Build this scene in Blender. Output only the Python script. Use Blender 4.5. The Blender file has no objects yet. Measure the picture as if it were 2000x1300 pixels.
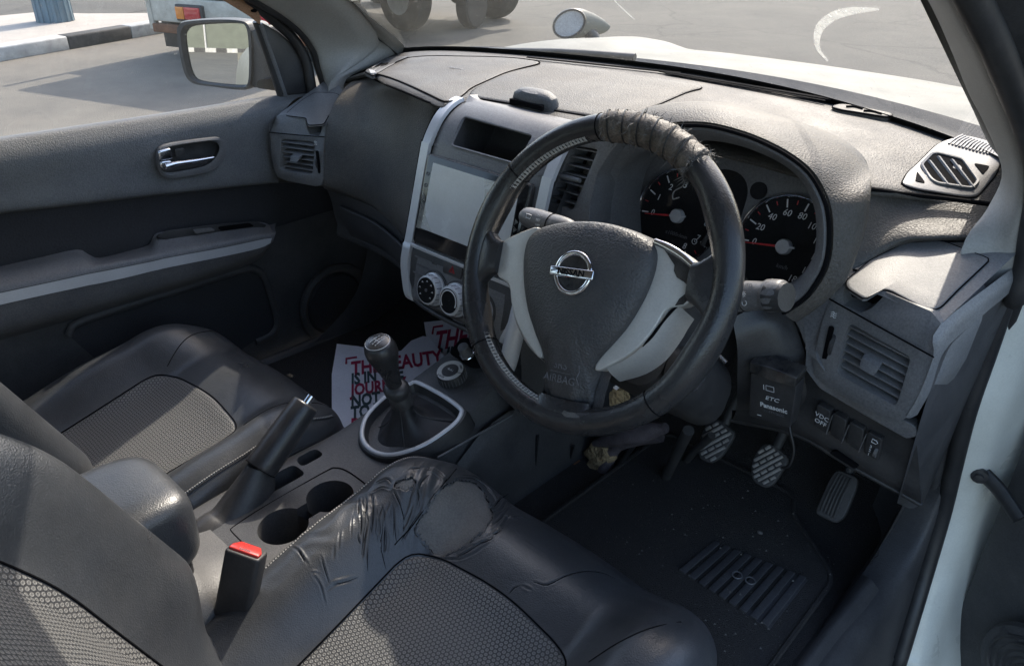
import bpy, bmesh, math, random
from mathutils import Vector as Vec, Matrix
random.seed(4)
sc = bpy.context.scene
col = sc.collection
rad, sin, cos, pi = math.radians, math.sin, math.cos, math.pi

# ------------------------------------------------------------------ camera
CAM = Vec((.91750, -.71389, 1.42962))
YAW, PITCH, ROLL, FOC = .757993, .504373, .003276, 1.55341
fw = Vec((-sin(YAW)*cos(PITCH), cos(YAW)*cos(PITCH), -sin(PITCH)))
_r = fw.cross(Vec((0, 0, 1))).normalized()
_u = _r.cross(fw)
rt = _r*cos(ROLL) + _u*sin(ROLL)
up = _u*cos(ROLL) - _r*sin(ROLL)
cd = bpy.data.cameras.new('camera')
cam = bpy.data.objects.new('camera', cd)
col.objects.link(cam)
cam.matrix_world = Matrix(((rt.x, up.x, -fw.x, CAM.x), (rt.y, up.y, -fw.y, CAM.y), (rt.z, up.z, -fw.z, CAM.z), (0, 0, 0, 1)))
cd.sensor_width = 36
cd.lens = 18*FOC
cd.clip_start = .02
cd.clip_end = 800
sc.camera = cam

# ------------------------------------------------------------------ light
SUN_AZ, SUN_EL = rad(-19), rad(43.5)          # azimuth from straight ahead of the car, negative = towards the passenger side
w = bpy.data.worlds.new('World')
sc.world = w
w.use_nodes = True
nt = w.node_tree
sky = nt.nodes.new('ShaderNodeTexSky')
sky.sky_type = 'NISHITA'
sky.sun_disc = False
sky.sun_elevation = SUN_EL
sky.sun_rotation = SUN_AZ
sky.air_density = 1.2
sky.dust_density = 2.5
nt.links.new(sky.outputs[0], nt.nodes['Background'].inputs[0])
nt.nodes['Background'].inputs[1].default_value = .15
sl = bpy.data.lights.new('sun', 'SUN')
sl.energy = 2.0
sl.angle = rad(.6)
sl.color = (1, .92, .79)
so = bpy.data.objects.new('sun', sl)
col.objects.link(so)
tosun = Vec((sin(SUN_AZ)*cos(SUN_EL), cos(SUN_AZ)*cos(SUN_EL), sin(SUN_EL)))
so.rotation_euler = tosun.to_track_quat('Z', 'Y').to_euler()
so.location = tosun*30
sc.view_settings.view_transform = 'Standard'
sc.view_settings.look = 'None'
sc.view_settings.gamma = 1
sc.view_settings.use_curve_mapping = False
sc.view_settings.exposure = 1.6
sc.cycles.max_bounces = 10
sc.cycles.transparent_max_bounces = 16
sc.cycles.sample_clamp_indirect = 6

# ------------------------------------------------------------------ survey: a sight line of the photograph met with a known plane of the car
def ray(u, v):
    return rt*((u-1000)/(1000*FOC)) + up*(-(v-650)/(1000*FOC)) + fw
def on(u, v, x=None, y=None, z=None):
    d = ray(u, v)
    t = (x-CAM.x)/d.x if x is not None else (y-CAM.y)/d.y if y is not None else (z-CAM.z)/d.z
    return CAM + d*t
def onp(u, v, p0, n):
    d = ray(u, v)
    return CAM + d*((Vec(p0)-CAM).dot(n)/d.dot(n))
def dash_z(x, y):
    s = max(0, min(1, (y-.45)/.15))
    return 1.11 + .04*(y-.3) - .05*(abs(x)/.65)**4*(1-.55*s*s*(3-2*s))
def ontop(u, v, off=0.0, fn=None):
    fn = fn or dash_z
    d = ray(u, v)
    a = .35
    while a < 5:
        p = CAM + d*a
        if p.z < fn(p.x, p.y)+off:
            break
        a += .01
    lo, hi = a-.01, a
    for _ in range(30):
        m = (lo+hi)/2
        p = CAM + d*m
        if p.z < fn(p.x, p.y)+off: hi = m
        else: lo = m
    return CAM + d*hi

# ------------------------------------------------------------------ materials
def nodes(name):
    m = bpy.data.materials.new(name)
    m.use_nodes = True
    t = m.node_tree
    b = t.nodes['Principled BSDF']
    return m, t, b
def N(t, kind, **k):
    n = t.nodes.new('ShaderNode'+kind)
    for a, v in k.items():
        if a.startswith('i_'):
            n.inputs[a[2:].replace('_', ' ')].default_value = v
        else:
            setattr(n, a, v)
    return n
def ramp(t, src, stops):
    r = N(t, 'ValToRGB')
    e = r.color_ramp.elements
    while len(e) < len(stops): e.new(.5)
    for i, (p, c) in enumerate(stops):
        e[i].position = p
        e[i].color = (c, c, c, 1) if not isinstance(c, tuple) else (*c, 1)
    t.links.new(src, r.inputs[0])
    return r.outputs[0]
def mixc(t, fac, a, b):
    m = N(t, 'Mix', data_type='RGBA')
    if isinstance(fac, (int, float)): m.inputs[0].default_value = fac
    else: t.links.new(fac, m.inputs[0])
    for i, c in ((6, a), (7, b)):
        if isinstance(c, tuple): m.inputs[i].default_value = (*c, 1)
        else: t.links.new(c, m.inputs[i])
    return m.outputs[2]
def mat(name, c, rough=.5, metal=0, grain=None, vary=.18, vscale=9, dust=0, dustc=(.30, .27, .23), dscale=14, spec=.5, coat=0, wrinkle=0, speck=0, fine=.16):
    m, t, b = nodes(name)
    L = t.links.new
    tc = N(t, 'TexCoord')
    n1 = N(t, 'TexNoise', i_Scale=vscale, i_Detail=6.0, i_Roughness=.6)
    L(tc.outputs['Object'], n1.inputs['Vector'])
    lo = tuple(max(0, k*(1-vary)) for k in c)
    hi = tuple(min(1, k*(1+vary)) for k in c)
    out = mixc(t, ramp(t, n1.outputs[0], [(.3, 0.0), (.7, 1.0)]), lo, hi)
    if fine:
        nf = N(t, 'TexNoise', i_Scale=340.0, i_Detail=3.0, i_Roughness=.7)
        L(tc.outputs['Object'], nf.inputs['Vector'])
        ff = ramp(t, nf.outputs[0], [(.32, 1-float(fine)*1.6), (.68, 1+float(fine)*1.6)])
        mm_ = N(t, 'Mix', data_type='RGBA', blend_type='MULTIPLY'); mm_.inputs[0].default_value = 1
        L(out, mm_.inputs[6]); L(ff, mm_.inputs[7]); out = mm_.outputs[2]
    if dust:
        n2 = N(t, 'TexNoise', i_Scale=dscale, i_Detail=8.0, i_Roughness=.7)
        L(tc.outputs['Object'], n2.inputs['Vector'])
        out = mixc(t, ramp(t, n2.outputs[0], [(.35, 0.0), (.8, float(dust))]), out, dustc)
    if speck:
        n3 = N(t, 'TexNoise', i_Scale=420.0, i_Detail=2.0)
        L(tc.outputs['Object'], n3.inputs['Vector'])
        out = mixc(t, ramp(t, n3.outputs[0], [(.66, 0.0), (.72, float(speck))]), out, (.35, .33, .3))
    L(out, b.inputs['Base Color'])
    rr = N(t, 'MapRange')
    L(n1.outputs[0], rr.inputs[0])
    rr.inputs[1].default_value, rr.inputs[2].default_value = .3, .7
    rr.inputs[3].default_value, rr.inputs[4].default_value = max(.02, rough-.08), min(1, rough+.08)
    L(rr.outputs[0], b.inputs['Roughness'])
    b.inputs['Metallic'].default_value = metal
    b.inputs['Specular IOR Level'].default_value = spec
    if coat:
        b.inputs['Coat Weight'].default_value = coat
        b.inputs['Coat Roughness'].default_value = .08
    prev = None
    if wrinkle:
        n4 = N(t, 'TexNoise', i_Scale=22.0, i_Detail=4.0, i_Distortion=1.2)
        L(tc.outputs['Object'], n4.inputs['Vector'])
        bp = N(t, 'Bump', i_Strength=.6, i_Distance=wrinkle)
        L(n4.outputs[0], bp.inputs['Height'])
        prev = bp.outputs[0]
    if grain:
        sc_, dist = grain
        v = N(t, 'TexVoronoi', feature='SMOOTH_F1', i_Scale=float(sc_))
        L(tc.outputs['Object'], v.inputs['Vector'])
        bp = N(t, 'Bump', i_Strength=.9, i_Distance=dist)
        L(v.outputs['Distance'], bp.inputs['Height'])
        if prev: L(prev, bp.inputs['Normal'])
        prev = bp.outputs[0]
    if prev: L(prev, b.inputs['Normal'])
    return m
def weave(name, dark, light, pitch, axes=('x', 'y')):
    """hexagonal raised dots of a mesh cloth, laid in the cloth's own plane"""
    m, t, b = nodes(name)
    L = t.links.new
    tc = N(t, 'TexCoord')
    sep = N(t, 'SeparateXYZ')
    wz = N(t, 'TexNoise', i_Scale=14.0, i_Detail=3.0); L(tc.outputs['Object'], wz.inputs['Vector'])
    wa = N(t, 'VectorMath', operation='MULTIPLY_ADD'); L(wz.outputs['Color'], wa.inputs[0]); wa.inputs[1].default_value = (.007, .007, .007); L(tc.outputs['Object'], wa.inputs[2])
    L(wa.outputs[0], sep.inputs[0])
    ax = {'x': 0, 'y': 1, 'z': 2}
    def cell(off):
        cx = N(t, 'Math', operation='MULTIPLY_ADD'); cx.inputs[1].default_value = 1/pitch; cx.inputs[2].default_value = off
        cy = N(t, 'Math', operation='MULTIPLY_ADD'); cy.inputs[1].default_value = 1/(pitch*1.732); cy.inputs[2].default_value = off
        L(sep.outputs[ax[axes[0]]], cx.inputs[0]); L(sep.outputs[ax[axes[1]]], cy.inputs[0])
        o = []
        for c_, k in ((cx, 1.0), (cy, 1.732)):
            fr = N(t, 'Math', operation='FRACT'); L(c_.outputs[0], fr.inputs[0])
            s_ = N(t, 'Math', operation='SUBTRACT'); L(fr.outputs[0], s_.inputs[0]); s_.inputs[1].default_value = .5
            q = N(t, 'Math', operation='MULTIPLY'); L(s_.outputs[0], q.inputs[0]); q.inputs[1].default_value = k
            p_ = N(t, 'Math', operation='POWER'); ab = N(t, 'Math', operation='ABSOLUTE'); L(q.outputs[0], ab.inputs[0]); L(ab.outputs[0], p_.inputs[0]); p_.inputs[1].default_value = 2
            o.append(p_.outputs[0])
        s = N(t, 'Math', operation='ADD'); L(o[0], s.inputs[0]); L(o[1], s.inputs[1])
        r = N(t, 'Math', operation='SQRT'); L(s.outputs[0], r.inputs[0])
        return r.outputs[0]
    mn = N(t, 'Math', operation='MINIMUM')
    L(cell(0.0), mn.inputs[0]); L(cell(.5), mn.inputs[1])
    hgt = ramp(t, mn.outputs[0], [(.0, .45), (.16, .6), (.26, 1.0), (.33, .85), (.42, 0.0)])
    nz = N(t, 'TexNoise', i_Scale=11.0, i_Detail=6.0); L(tc.outputs['Object'], nz.inputs['Vector'])
    c0 = mixc(t, hgt, dark, light)
    out = mixc(t, ramp(t, nz.outputs[0], [(.35, 0.0), (.75, .35)]), c0, tuple(k*.55 for k in light))
    L(out, b.inputs['Base Color'])
    b.inputs['Roughness'].default_value = .52
    bp = N(t, 'Bump', i_Strength=.8, i_Distance=.0012)
    L(hgt, bp.inputs['Height']); L(bp.outputs[0], b.inputs['Normal'])
    return m
def glass(name, film, haze=(.55, .55, .5), tint=(1, 1, 1), gloss=1.0, scale=7):
    """thin pane: clear, a Fresnel gloss, and a film of dust in uneven patches"""
    m, t, b = nodes(name)
    L = t.links.new
    t.nodes.remove(b)
    tr = N(t, 'BsdfTransparent'); tr.inputs[0].default_value = (*tint, 1)
    gl = N(t, 'BsdfGlossy', i_Roughness=.02)
    df = N(t, 'BsdfDiffuse'); df.inputs[0].default_value = (*haze, 1)
    tl = N(t, 'BsdfTranslucent'); tl.inputs[0].default_value = (*haze, 1)
    ad = N(t, 'MixShader'); ad.inputs[0].default_value = .5
    L(df.outputs[0], ad.inputs[1]); L(tl.outputs[0], ad.inputs[2])
    lw0 = N(t, 'LayerWeight', i_Blend=.5)
    pw = N(t, 'Math', operation='POWER'); L(lw0.outputs['Facing'], pw.inputs[0]); pw.inputs[1].default_value = 5
    lw = N(t, 'Math', operation='MULTIPLY_ADD'); L(pw.outputs[0], lw.inputs[0]); lw.inputs[1].default_value = .94; lw.inputs[2].default_value = .055
    geo = N(t, 'NewGeometry')
    mx1 = N(t, 'MixShader')
    mu = N(t, 'Math', operation='MULTIPLY'); L(lw.outputs[0], mu.inputs[0]); mu.inputs[1].default_value = gloss
    L(mu.outputs[0], mx1.inputs[0]); L(tr.outputs[0], mx1.inputs[1]); L(gl.outputs[0], mx1.inputs[2])
    tc = N(t, 'TexCoord')
    n1 = N(t, 'TexNoise', i_Scale=scale, i_Detail=10.0, i_Roughness=.68); L(tc.outputs['Object'], n1.inputs['Vector'])
    n2 = N(t, 'TexNoise', i_Scale=150.0, i_Detail=3.0); L(tc.outputs['Object'], n2.inputs['Vector'])
    a = ramp(t, n1.outputs[0], [(.3, film*.55), (.75, film*1.5)])
    s = ramp(t, n2.outputs[0], [(.66, 0.0), (.73, film*4)])
    sm = N(t, 'Math', operation='ADD'); L(a, sm.inputs[0]); L(s, sm.inputs[1])
    mx2 = N(t, 'MixShader'); L(sm.outputs[0], mx2.inputs[0]); L(mx1.outputs[0], mx2.inputs[1]); L(ad.outputs[0], mx2.inputs[2])
    L(mx2.outputs[0], t.nodes['Material Output'].inputs[0])
    return m

M = {}
M['dash'] = mat('dash_grained_plastic', (.060, .058, .057), .56, grain=(430, .0009), dust=.42, dustc=(.19, .16, .122), dscale=7, vary=.14, spec=.26, speck=.2, fine=.22)
M['dash_pad'] = mat('airbag_pad_plastic', (.080, .082, .088), .52, grain=(480, .0006), dust=.25, dustc=(.2, .19, .17), dscale=8, spec=.3, speck=.08)
M['trim'] = mat('grey_trim_plastic', (.115, .116, .122), .48, grain=(900, .0002), dust=.18, dscale=20, speck=.15)
M['console'] = mat('console_plastic', (.060, .060, .063), .5, grain=(700, .0003), dust=.15, dustc=(.16, .15, .13), dscale=16, speck=.15)
M['pod'] = mat('pod_plastic', (.135, .136, .14), .5, grain=(1100, .0002), dust=.2, dscale=16)
M['black'] = mat('black_plastic', (.030, .030, .032), .45, grain=(800, .0002), dust=.1, dscale=18)
M['dark'] = mat('dark_lower_plastic', (.045, .045, .048), .55, grain=(500, .0004), dust=.1, dscale=9)
M['hole'] = mat('hole_black', (.006, .006, .007), .9, spec=.05)
M['door'] = mat('door_upper_plastic', (.120, .122, .127), .55, grain=(430, .0008), spec=.3, speck=.1, dust=.3, dustc=(.24, .235, .2), dscale=6)
M['door_cloth'] = mat('door_cloth', (.026, .026, .029), .8, grain=(300, .001), vary=.25)
M['pillar'] = mat('pillar_trim', (.30, .292, .272), .62, fine=.07, grain=(900, .0002), dust=.2, dustc=(.3, .28, .24), dscale=5, vary=.06)
M['rubber'] = mat('seal_rubber', (.02, .02, .022), .5, dust=.12, dscale=10)
M['leather'] = mat('seat_leather', (.037, .040, .045), .35, spec=.55, fine=.09, grain=(600, .00035), dust=.16, dustc=(.16, .155, .145), dscale=10, wrinkle=.0011, vary=.2)
M['leather_side'] = mat('seat_side_vinyl', (.018, .018, .02), .5, grain=(700, .0004), wrinkle=.0012)
M['foam'] = mat('bare_seat_foam', (.105, .103, .10), .75, grain=(700, .0005), dust=.3, dustc=(.2, .18, .16), vary=.25)
M['rim'] = mat('wheel_leather', (.024, .024, .026), .30, fine=.08, grain=(600, .0003), dust=.15, dustc=(.16, .15, .14), dscale=22, vary=.3)
M['airbag'] = mat('airbag_plastic', (.045, .045, .048), .5, fine=.1, grain=(430, .0009), dust=.12, dscale=25)
M['wrap'] = mat('frayed_wrap', (.11, .092, .075), .6, grain=(600, .0005), vary=.5, vscale=55, dust=.7, dustc=(.035, .03, .027), dscale=38, wrinkle=.0006, fine=.3)
M['silver'] = mat('silver_paint', (.52, .525, .54), .38, fine=.03, metal=.25, vary=.05, dust=.1, dustc=(.3, .28, .25), speck=.1)
M['silver_worn'] = mat('worn_silver', (.55, .54, .515), .45, fine=.04, metal=.3, vary=.06, dust=.2, dustc=(.28, .25, .2))
M['chrome'] = mat('chrome', (.75, .75, .77), .12, fine=.02, metal=1, vary=.05, dust=.12, dustc=(.3, .28, .26), dscale=40)
M['piano'] = mat('scuffed_black', (.016, .016, .018), .25, dust=.25, dscale=40)
M['screen'] = mat('screen_glass', (.012, .012, .013), .12, vary=.1, spec=.6)
M['screen_reflection'] = mat('screen_painted_reflection', (.52, .53, .535), .22, fine=.03, vary=.06, vscale=20, dust=.18, dustc=(.24, .24, .24), dscale=30)  # pale grey base colour stands in for the bright reflection on the screen
M['gauge'] = mat('gauge_face', (.012, .012, .013), .6, spec=.08)
M['white_print'] = mat('white_print', (.62, .62, .62), .5, fine=0)
M['grey_print'] = mat('grey_print', (.12, .12, .13), .5)
M['red_print'] = mat('red_print', (.5, .02, .025), .5)
M['red'] = mat('red_button', (.6, .035, .03), .3, fine=.02, vary=.1, coat=.3, dust=.1)
M['paper'] = mat('paper', (.80, .78, .82), .8, fine=.04, wrinkle=.003, dust=.15, dustc=(.3, .28, .27), vary=.05)
M['paper_red'] = mat('print_crimson', (.33, .015, .06), .8)
M['paper_dark'] = mat('print_dark_teal', (.035, .06, .065), .8)
M['carpet'] = mat('carpet', (.026, .024, .024), .95, grain=(600, .003), dust=.25, dustc=(.06, .05, .045), dscale=25, speck=.2)
M['mat_rubber'] = mat('mat_rubber', (.05, .05, .056), .6, dust=.25, dustc=(.08, .07, .06), dscale=25, speck=.15)
M['pedal'] = mat('pedal_rubber', (.05, .05, .052), .65, dust=.3, dustc=(.12, .11, .1), dscale=60)
M['pedal_worn'] = mat('pedal_rib_worn', (.3, .285, .27), .65, dust=.4, dustc=(.09, .085, .08), dscale=90)
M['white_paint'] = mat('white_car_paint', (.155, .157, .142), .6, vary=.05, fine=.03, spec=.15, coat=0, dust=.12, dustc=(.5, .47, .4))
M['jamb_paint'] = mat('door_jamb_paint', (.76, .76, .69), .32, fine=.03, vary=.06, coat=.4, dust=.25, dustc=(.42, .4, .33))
M['headliner'] = mat('headliner', (.62, .6, .56), .9)
def asphalt_mat():
    m, t, b = nodes('asphalt')
    L = t.links.new
    tc = N(t, 'TexCoord')
    def nz(sc_, det, dist=0.0, rg=.6):
        n = N(t, 'TexNoise', i_Scale=float(sc_), i_Detail=float(det), i_Roughness=rg, i_Distortion=dist)
        L(tc.outputs['Object'], n.inputs['Vector']); return n.outputs[0]
    c = mixc(t, ramp(t, nz(45, 6, 0, .8), [(.3, 0.0), (.7, 1.0)]), (.040, .040, .038), (.098, .095, .087))
    c = mixc(t, ramp(t, nz(.55, 8, .6, .7), [(.38, 0.0), (.7, .75)]), c, (.115, .108, .094))
    c = mixc(t, ramp(t, nz(1.3, 9, 1.5, .75), [(.56, 0.0), (.74, .7)]), c, (.042, .042, .042))
    wv = N(t, 'TexNoise', i_Scale=1.1, i_Detail=5.0); L(tc.outputs['Object'], wv.inputs['Vector'])
    vm = N(t, 'VectorMath', operation='MULTIPLY_ADD'); L(wv.outputs['Color'], vm.inputs[0]); vm.inputs[1].default_value = (.9, .9, 0); L(tc.outputs['Object'], vm.inputs[2])
    vo = N(t, 'TexVoronoi', feature='DISTANCE_TO_EDGE', i_Scale=.42); L(vm.outputs[0], vo.inputs['Vector'])
    c = mixc(t, ramp(t, vo.outputs['Distance'], [(.003, .42), (.009, 0.0)]), c, (.03, .03, .03))
    c = mixc(t, ramp(t, nz(260, 2), [(.66, 0.0), (.74, .6)]), c, (.24, .23, .21))
    L(c, b.inputs['Base Color'])
    b.inputs['Roughness'].default_value = .9
    b.inputs['Specular IOR Level'].default_value = .3
    bp = N(t, 'Bump', i_Strength=.8, i_Distance=.004)
    L(nz(120, 3, 0, .7), bp.inputs['Height']); L(bp.outputs[0], b.inputs['Normal'])
    return m
M['asphalt'] = asphalt_mat()
M['bay'] = mat('worn_bay', (.11, .10, .084), .9, grain=(120, .004), vary=.25, vscale=2.5, dust=.6, dustc=(.19, .172, .14), dscale=1.6, speck=.2)
M['paving'] = mat('paving', (.34, .31, .275), .9, vary=.1, vscale=6)
M['kerb_white'] = mat('kerb_white', (.46, .46, .45), .85, vary=.15, vscale=10, dust=.8, dustc=(.2, .19, .18), dscale=9)
M['kerb_black'] = mat('kerb_black', (.035, .035, .037), .85, vary=.3, vscale=14, dust=.2, dustc=(.2, .19, .17))
M['blue'] = mat('blue_grey_paint', (.10, .17, .22), .5, vary=.12, dust=.2, dscale=8)
M['truck'] = mat('old_cream_paint', (.52, .49, .42), .5, vary=.12, dust=.45, dustc=(.16, .1, .06), dscale=12)
M['rust'] = mat('rust', (.16, .07, .035), .8, vary=.4)
M['lamp_red'] = mat('tail_lamp_red', (.5, .02, .03), .2, coat=.6)
M['lamp_amber'] = mat('tail_lamp_amber', (.7, .22, .03), .2, coat=.6)
M['tyre'] = mat('tyre', (.02, .02, .02), .85, dust=.2, dustc=(.07, .065, .055), dscale=9, spec=.2)
M['steel'] = mat('grey_steel_wheel', (.42, .42, .43), .55, dust=.3, dustc=(.2, .19, .17))
M['dark_metal'] = mat('dark_metal', (.03, .031, .033), .6, dust=.3, dustc=(.12, .11, .1))
M['olive'] = mat('dull_green_paint', (.07, .085, .075), .5, dust=.2)
M['fence'] = mat('green_fence', (.10, .112, .092), .8, vary=.2, vscale=3)
M['wood'] = mat('peeling_brown_tape', (.30, .16, .085), .7, vary=.3, vscale=60, dust=.3, dustc=(.1, .05, .03), dscale=60)
M['insulation'] = mat('tan_insulation', (.34, .25, .14), .95, grain=(200, .006), vary=.4, vscale=60, dust=.4, dustc=(.14, .13, .09), dscale=40)
M['wire'] = mat('wire_black', (.015, .015, .016), .5)
M['tape'] = mat('grey_loom_tape', (.10, .085, .092), .6, vary=.4, vscale=50)
M['windscreen'] = glass('windscreen_glass', .050, haze=(.55, .55, .5), gloss=.7)
M['side_glass'] = glass('side_window_glass', .045, haze=(.6, .58, .52), gloss=.6)
M['lens'] = glass('gauge_lens', .0, gloss=.4)
M['smear'] = glass('wiper_smear', .34, haze=(.8, .8, .74), gloss=.2, scale=40)
M['stitch'] = mat('stitching', (.36, .35, .33), .8)
M['mesh_flat'] = weave('seat_mesh', (.024, .025, .028), (.175, .174, .168), .0064, ('x', 'y'))
M['mesh_back'] = weave('back_mesh', (.026, .027, .030), (.17, .168, .162), .0066, ('x', 'z'))
def mirror_mat():
    m, t, b = nodes('mirror_silver')
    b.inputs['Metallic'].default_value = 1
    b.inputs['Base Color'].default_value = (.8, .82, .8, 1)
    b.inputs['Roughness'].default_value = .01
    return m
M['mirror'] = mirror_mat()

# ------------------------------------------------------------------ object helpers
def link(name, me, m, parent=None, angle=38):
    o = bpy.data.objects.new(name, me)
    col.objects.link(o)
    if m is not None and not me.materials:
        me.materials.append(M[m] if isinstance(m, str) else m)
    if angle is not None:
        me.shade_smooth()
        me.set_sharp_from_angle(angle=rad(angle))
    if parent is not None:
        o.parent = parent
        o.matrix_parent_inverse = root_of[parent.name].inverted()
    root_of[o.name] = Matrix()
    return o
root_of = {}
def thing(name, label, cat, loc=(0, 0, 0), group=None):
    o = bpy.data.objects.new(name, None)
    col.objects.link(o)
    o.location = loc
    o.empty_display_size = .05
    o['label'], o['category'] = label, cat
    if group: o['group'] = group
    root_of[o.name] = Matrix.Translation(Vec(loc))
    return o
def tag(o, label, cat, group=None):
    o['label'], o['category'] = label, cat
    if group: o['group'] = group
    return o
def mesh(name, vs, fs, m, parent=None, angle=38):
    me = bpy.data.meshes.new(name)
    me.from_pydata([tuple(v) for v in vs], [], fs)
    bm = bmesh.new(); bm.from_mesh(me)
    bmesh.ops.recalc_face_normals(bm, faces=bm.faces)
    bm.to_mesh(me); bm.free()
    me.validate()
    return link(name, me, m, parent, angle)
def crom(p, n, closed=False):
    """Catmull-Rom through points, n steps per span"""
    p = [Vec(q) for q in p]
    out = []
    k = len(p)
    spans = k if closed else k-1
    for i in range(spans):
        if closed: a, b, c, d = p[(i-1) % k], p[i], p[(i+1) % k], p[(i+2) % k]
        else:
            b, c = p[i], p[i+1]
            a = p[i-1] if i > 0 else b*2-c
            d = p[i+2] if i+2 < k else c*2-b
        for j in range(n):
            s = j/n
            out.append(.5*((2*b) + (c-a)*s + (2*a-5*b+4*c-d)*s*s + (3*b-a-3*c+d)*s**3))
    if not closed: out.append(p[-1].copy())
    return out
def rs(p, n, closed=False):
    """evenly spaced points along a polyline"""
    p = [Vec(q) for q in p]
    if closed: p = p+[p[0]]
    d = [0]
    for a, b in zip(p, p[1:]): d.append(d[-1]+(b-a).length)
    out = []
    i = 0
    m = n if closed else n-1
    for k in range(n):
        s = d[-1]*k/m
        while i < len(d)-2 and d[i+1] < s: i += 1
        f_ = (s-d[i])/max(1e-9, d[i+1]-d[i])
        out.append(p[i].lerp(p[i+1], min(1, f_)))
    return out
def surf(name, rows, m, parent=None, sub=6, thick=0, angle=60, bump=None):
    """smooth sheet through a grid of points"""
    r1 = [crom(r, sub) for r in rows]
    c1 = [crom([r[j] for r in r1], sub) for j in range(len(r1[0]))]
    nu, nv = len(c1), len(c1[0])
    vs = [v for c_ in c1 for v in c_]
    if bump: vs = [bump(v) for v in vs]
    fs = [(i*nv+j, i*nv+j+1, (i+1)*nv+j+1, (i+1)*nv+j) for i in range(nu-1) for j in range(nv-1)]
    o = mesh(name, vs, fs, m, parent, angle)
    if thick:
        md = o.modifiers.new('thick', 'SOLIDIFY'); md.thickness = abs(thick); md.offset = -1 if thick > 0 else 1
    return o
def loops(name, ls, m, parent=None, cap0=False, cap1=False, angle=38, closed=True):
    """skin between loops of equal length"""
    n = len(ls[0])
    vs = [v for l in ls for v in l]
    fs = []
    for i in range(len(ls)-1):
        for j in range(n if closed else n-1):
            k = (j+1) % n
            fs.append((i*n+j, i*n+k, (i+1)*n+k, (i+1)*n+j))
    if cap0: fs.append(tuple(range(n))[::-1])
    if cap1: fs.append(tuple((len(ls)-1)*n+j for j in range(n)))
    return mesh(name, vs, fs, m, parent, angle)
def bevel(o, wd, seg=3, ang=30):
    md = o.modifiers.new('edge', 'BEVEL')
    md.width, md.segments, md.limit_method, md.angle_limit = wd, seg, 'ANGLE', rad(ang)
    o.data.shade_smooth()
    bake(o)
    o.data.set_sharp_from_angle(angle=rad(50))
    return o
def bake(o):
    dg = bpy.context.evaluated_depsgraph_get()
    ev = o.evaluated_get(dg)
    me = bpy.data.meshes.new_from_object(ev)
    o.modifiers.clear()
    old = o.data
    o.data = me
    bpy.data.meshes.remove(old)
def prism(name, outline, vec, m, parent=None, bev=0, seg=3, angle=38):
    """solid: an outline pushed along a vector"""
    a = [Vec(p) for p in outline]
    vec = Vec(vec)
    b = [p+vec for p in a]
    n = len(a)
    fs = [tuple(range(n)), tuple(range(2*n-1, n-1, -1))]+[(i, (i+1) % n, n+(i+1) % n, n+i) for i in range(n)]
    o = mesh(name, a+b, fs, m, parent, angle)
    if bev: bevel(o, bev, seg)
    return o
def cut(o, cutter):
    md = o.modifiers.new('cut', 'BOOLEAN')
    md.object, md.operation, md.solver = cutter, 'DIFFERENCE', 'EXACT'
    bake(o)
    me = cutter.data
    bpy.data.objects.remove(cutter); bpy.data.meshes.remove(me)
    o.data.shade_smooth(); o.data.set_sharp_from_angle(angle=rad(35))
def tube(name, pts, r, m, parent=None, res=8, closed=False, sub=4, caps=True, flat=None):
    """swept round bar; r a number or one per point; flat=(normal, factor) squashes it"""
    p = crom(pts, sub, closed) if sub > 1 else [Vec(q) for q in pts]
    k = len(p)
    rr = [r]*k if isinstance(r, (int, float)) else [a for a in (v[0] for v in crom([(q, 0, 0) for q in r], sub, closed))] if sub > 1 else list(r)
    vs, fs = [], []
    prevn = None
    for i in range(k):
        a, b = p[i-1] if (i or closed) else p[i], p[(i+1) % k] if (i < k-1 or closed) else p[i]
        tg = (b-a).normalized()
        if prevn is None:
            prevn = tg.orthogonal().normalized()
            if flat: prevn = (Vec(flat[0])-tg*Vec(flat[0]).dot(tg)).normalized()
        nn = (prevn-tg*prevn.dot(tg)).normalized()
        prevn = nn
        bb = tg.cross(nn)
        for j in range(res):
            t_ = 2*pi*j/res
            vs.append(p[i]+nn*(cos(t_)*rr[i]*(flat[1] if flat else 1))+bb*(sin(t_)*rr[i]))
    for i in range(k if closed else k-1):
        for j in range(res):
            a, b = i*res+j, i*res+(j+1) % res
            c, d = ((i+1) % k)*res+(j+1) % res, ((i+1) % k)*res+j
            fs.append((a, b, c, d))
    if caps and not closed:
        fs.append(tuple(range(res))[::-1]); fs.append(tuple((k-1)*res+j for j in range(res)))
    return mesh(name, vs, fs, m, parent, 50)
class Fr:
    """local frame: origin, x, y, normal"""
    def __init__(s, o, x, y):
        s.o = Vec(o); s.x = Vec(x).normalized(); y = Vec(y); s.y = (y-s.x*y.dot(s.x)).normalized(); s.n = s.x.cross(s.y)
    def __call__(s, x, y, h=0): return s.o+s.x*x+s.y*y+s.n*h
    def mat(s): return Matrix(((s.x.x, s.y.x, s.n.x, s.o.x), (s.x.y, s.y.y, s.n.y, s.o.y), (s.x.z, s.y.z, s.n.z, s.o.z), (0, 0, 0, 1)))
def lathe(name, prof, fr, m, parent=None, seg=32, angle=38, caps=True):
    prof = [(r if r > 1e-6 else .0004, h) for r, h in prof]
    ls = [[fr(r*cos(2*pi*j/seg), r*sin(2*pi*j/seg), h) for j in range(seg)] for r, h in prof]
    return loops(name, ls, m, parent, cap0=caps, cap1=caps, angle=angle)
def box(name, fr, sx, sy, h0, h1, m, parent=None, bev=0, seg=3, cx=0, cy=0):
    o = prism(name, [fr(cx+a*sx/2, cy+b*sy/2, h0) for a, b in ((-1, -1), (1, -1), (1, 1), (-1, 1))], fr.n*(h1-h0), m, parent, bev, seg)
    return o
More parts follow.
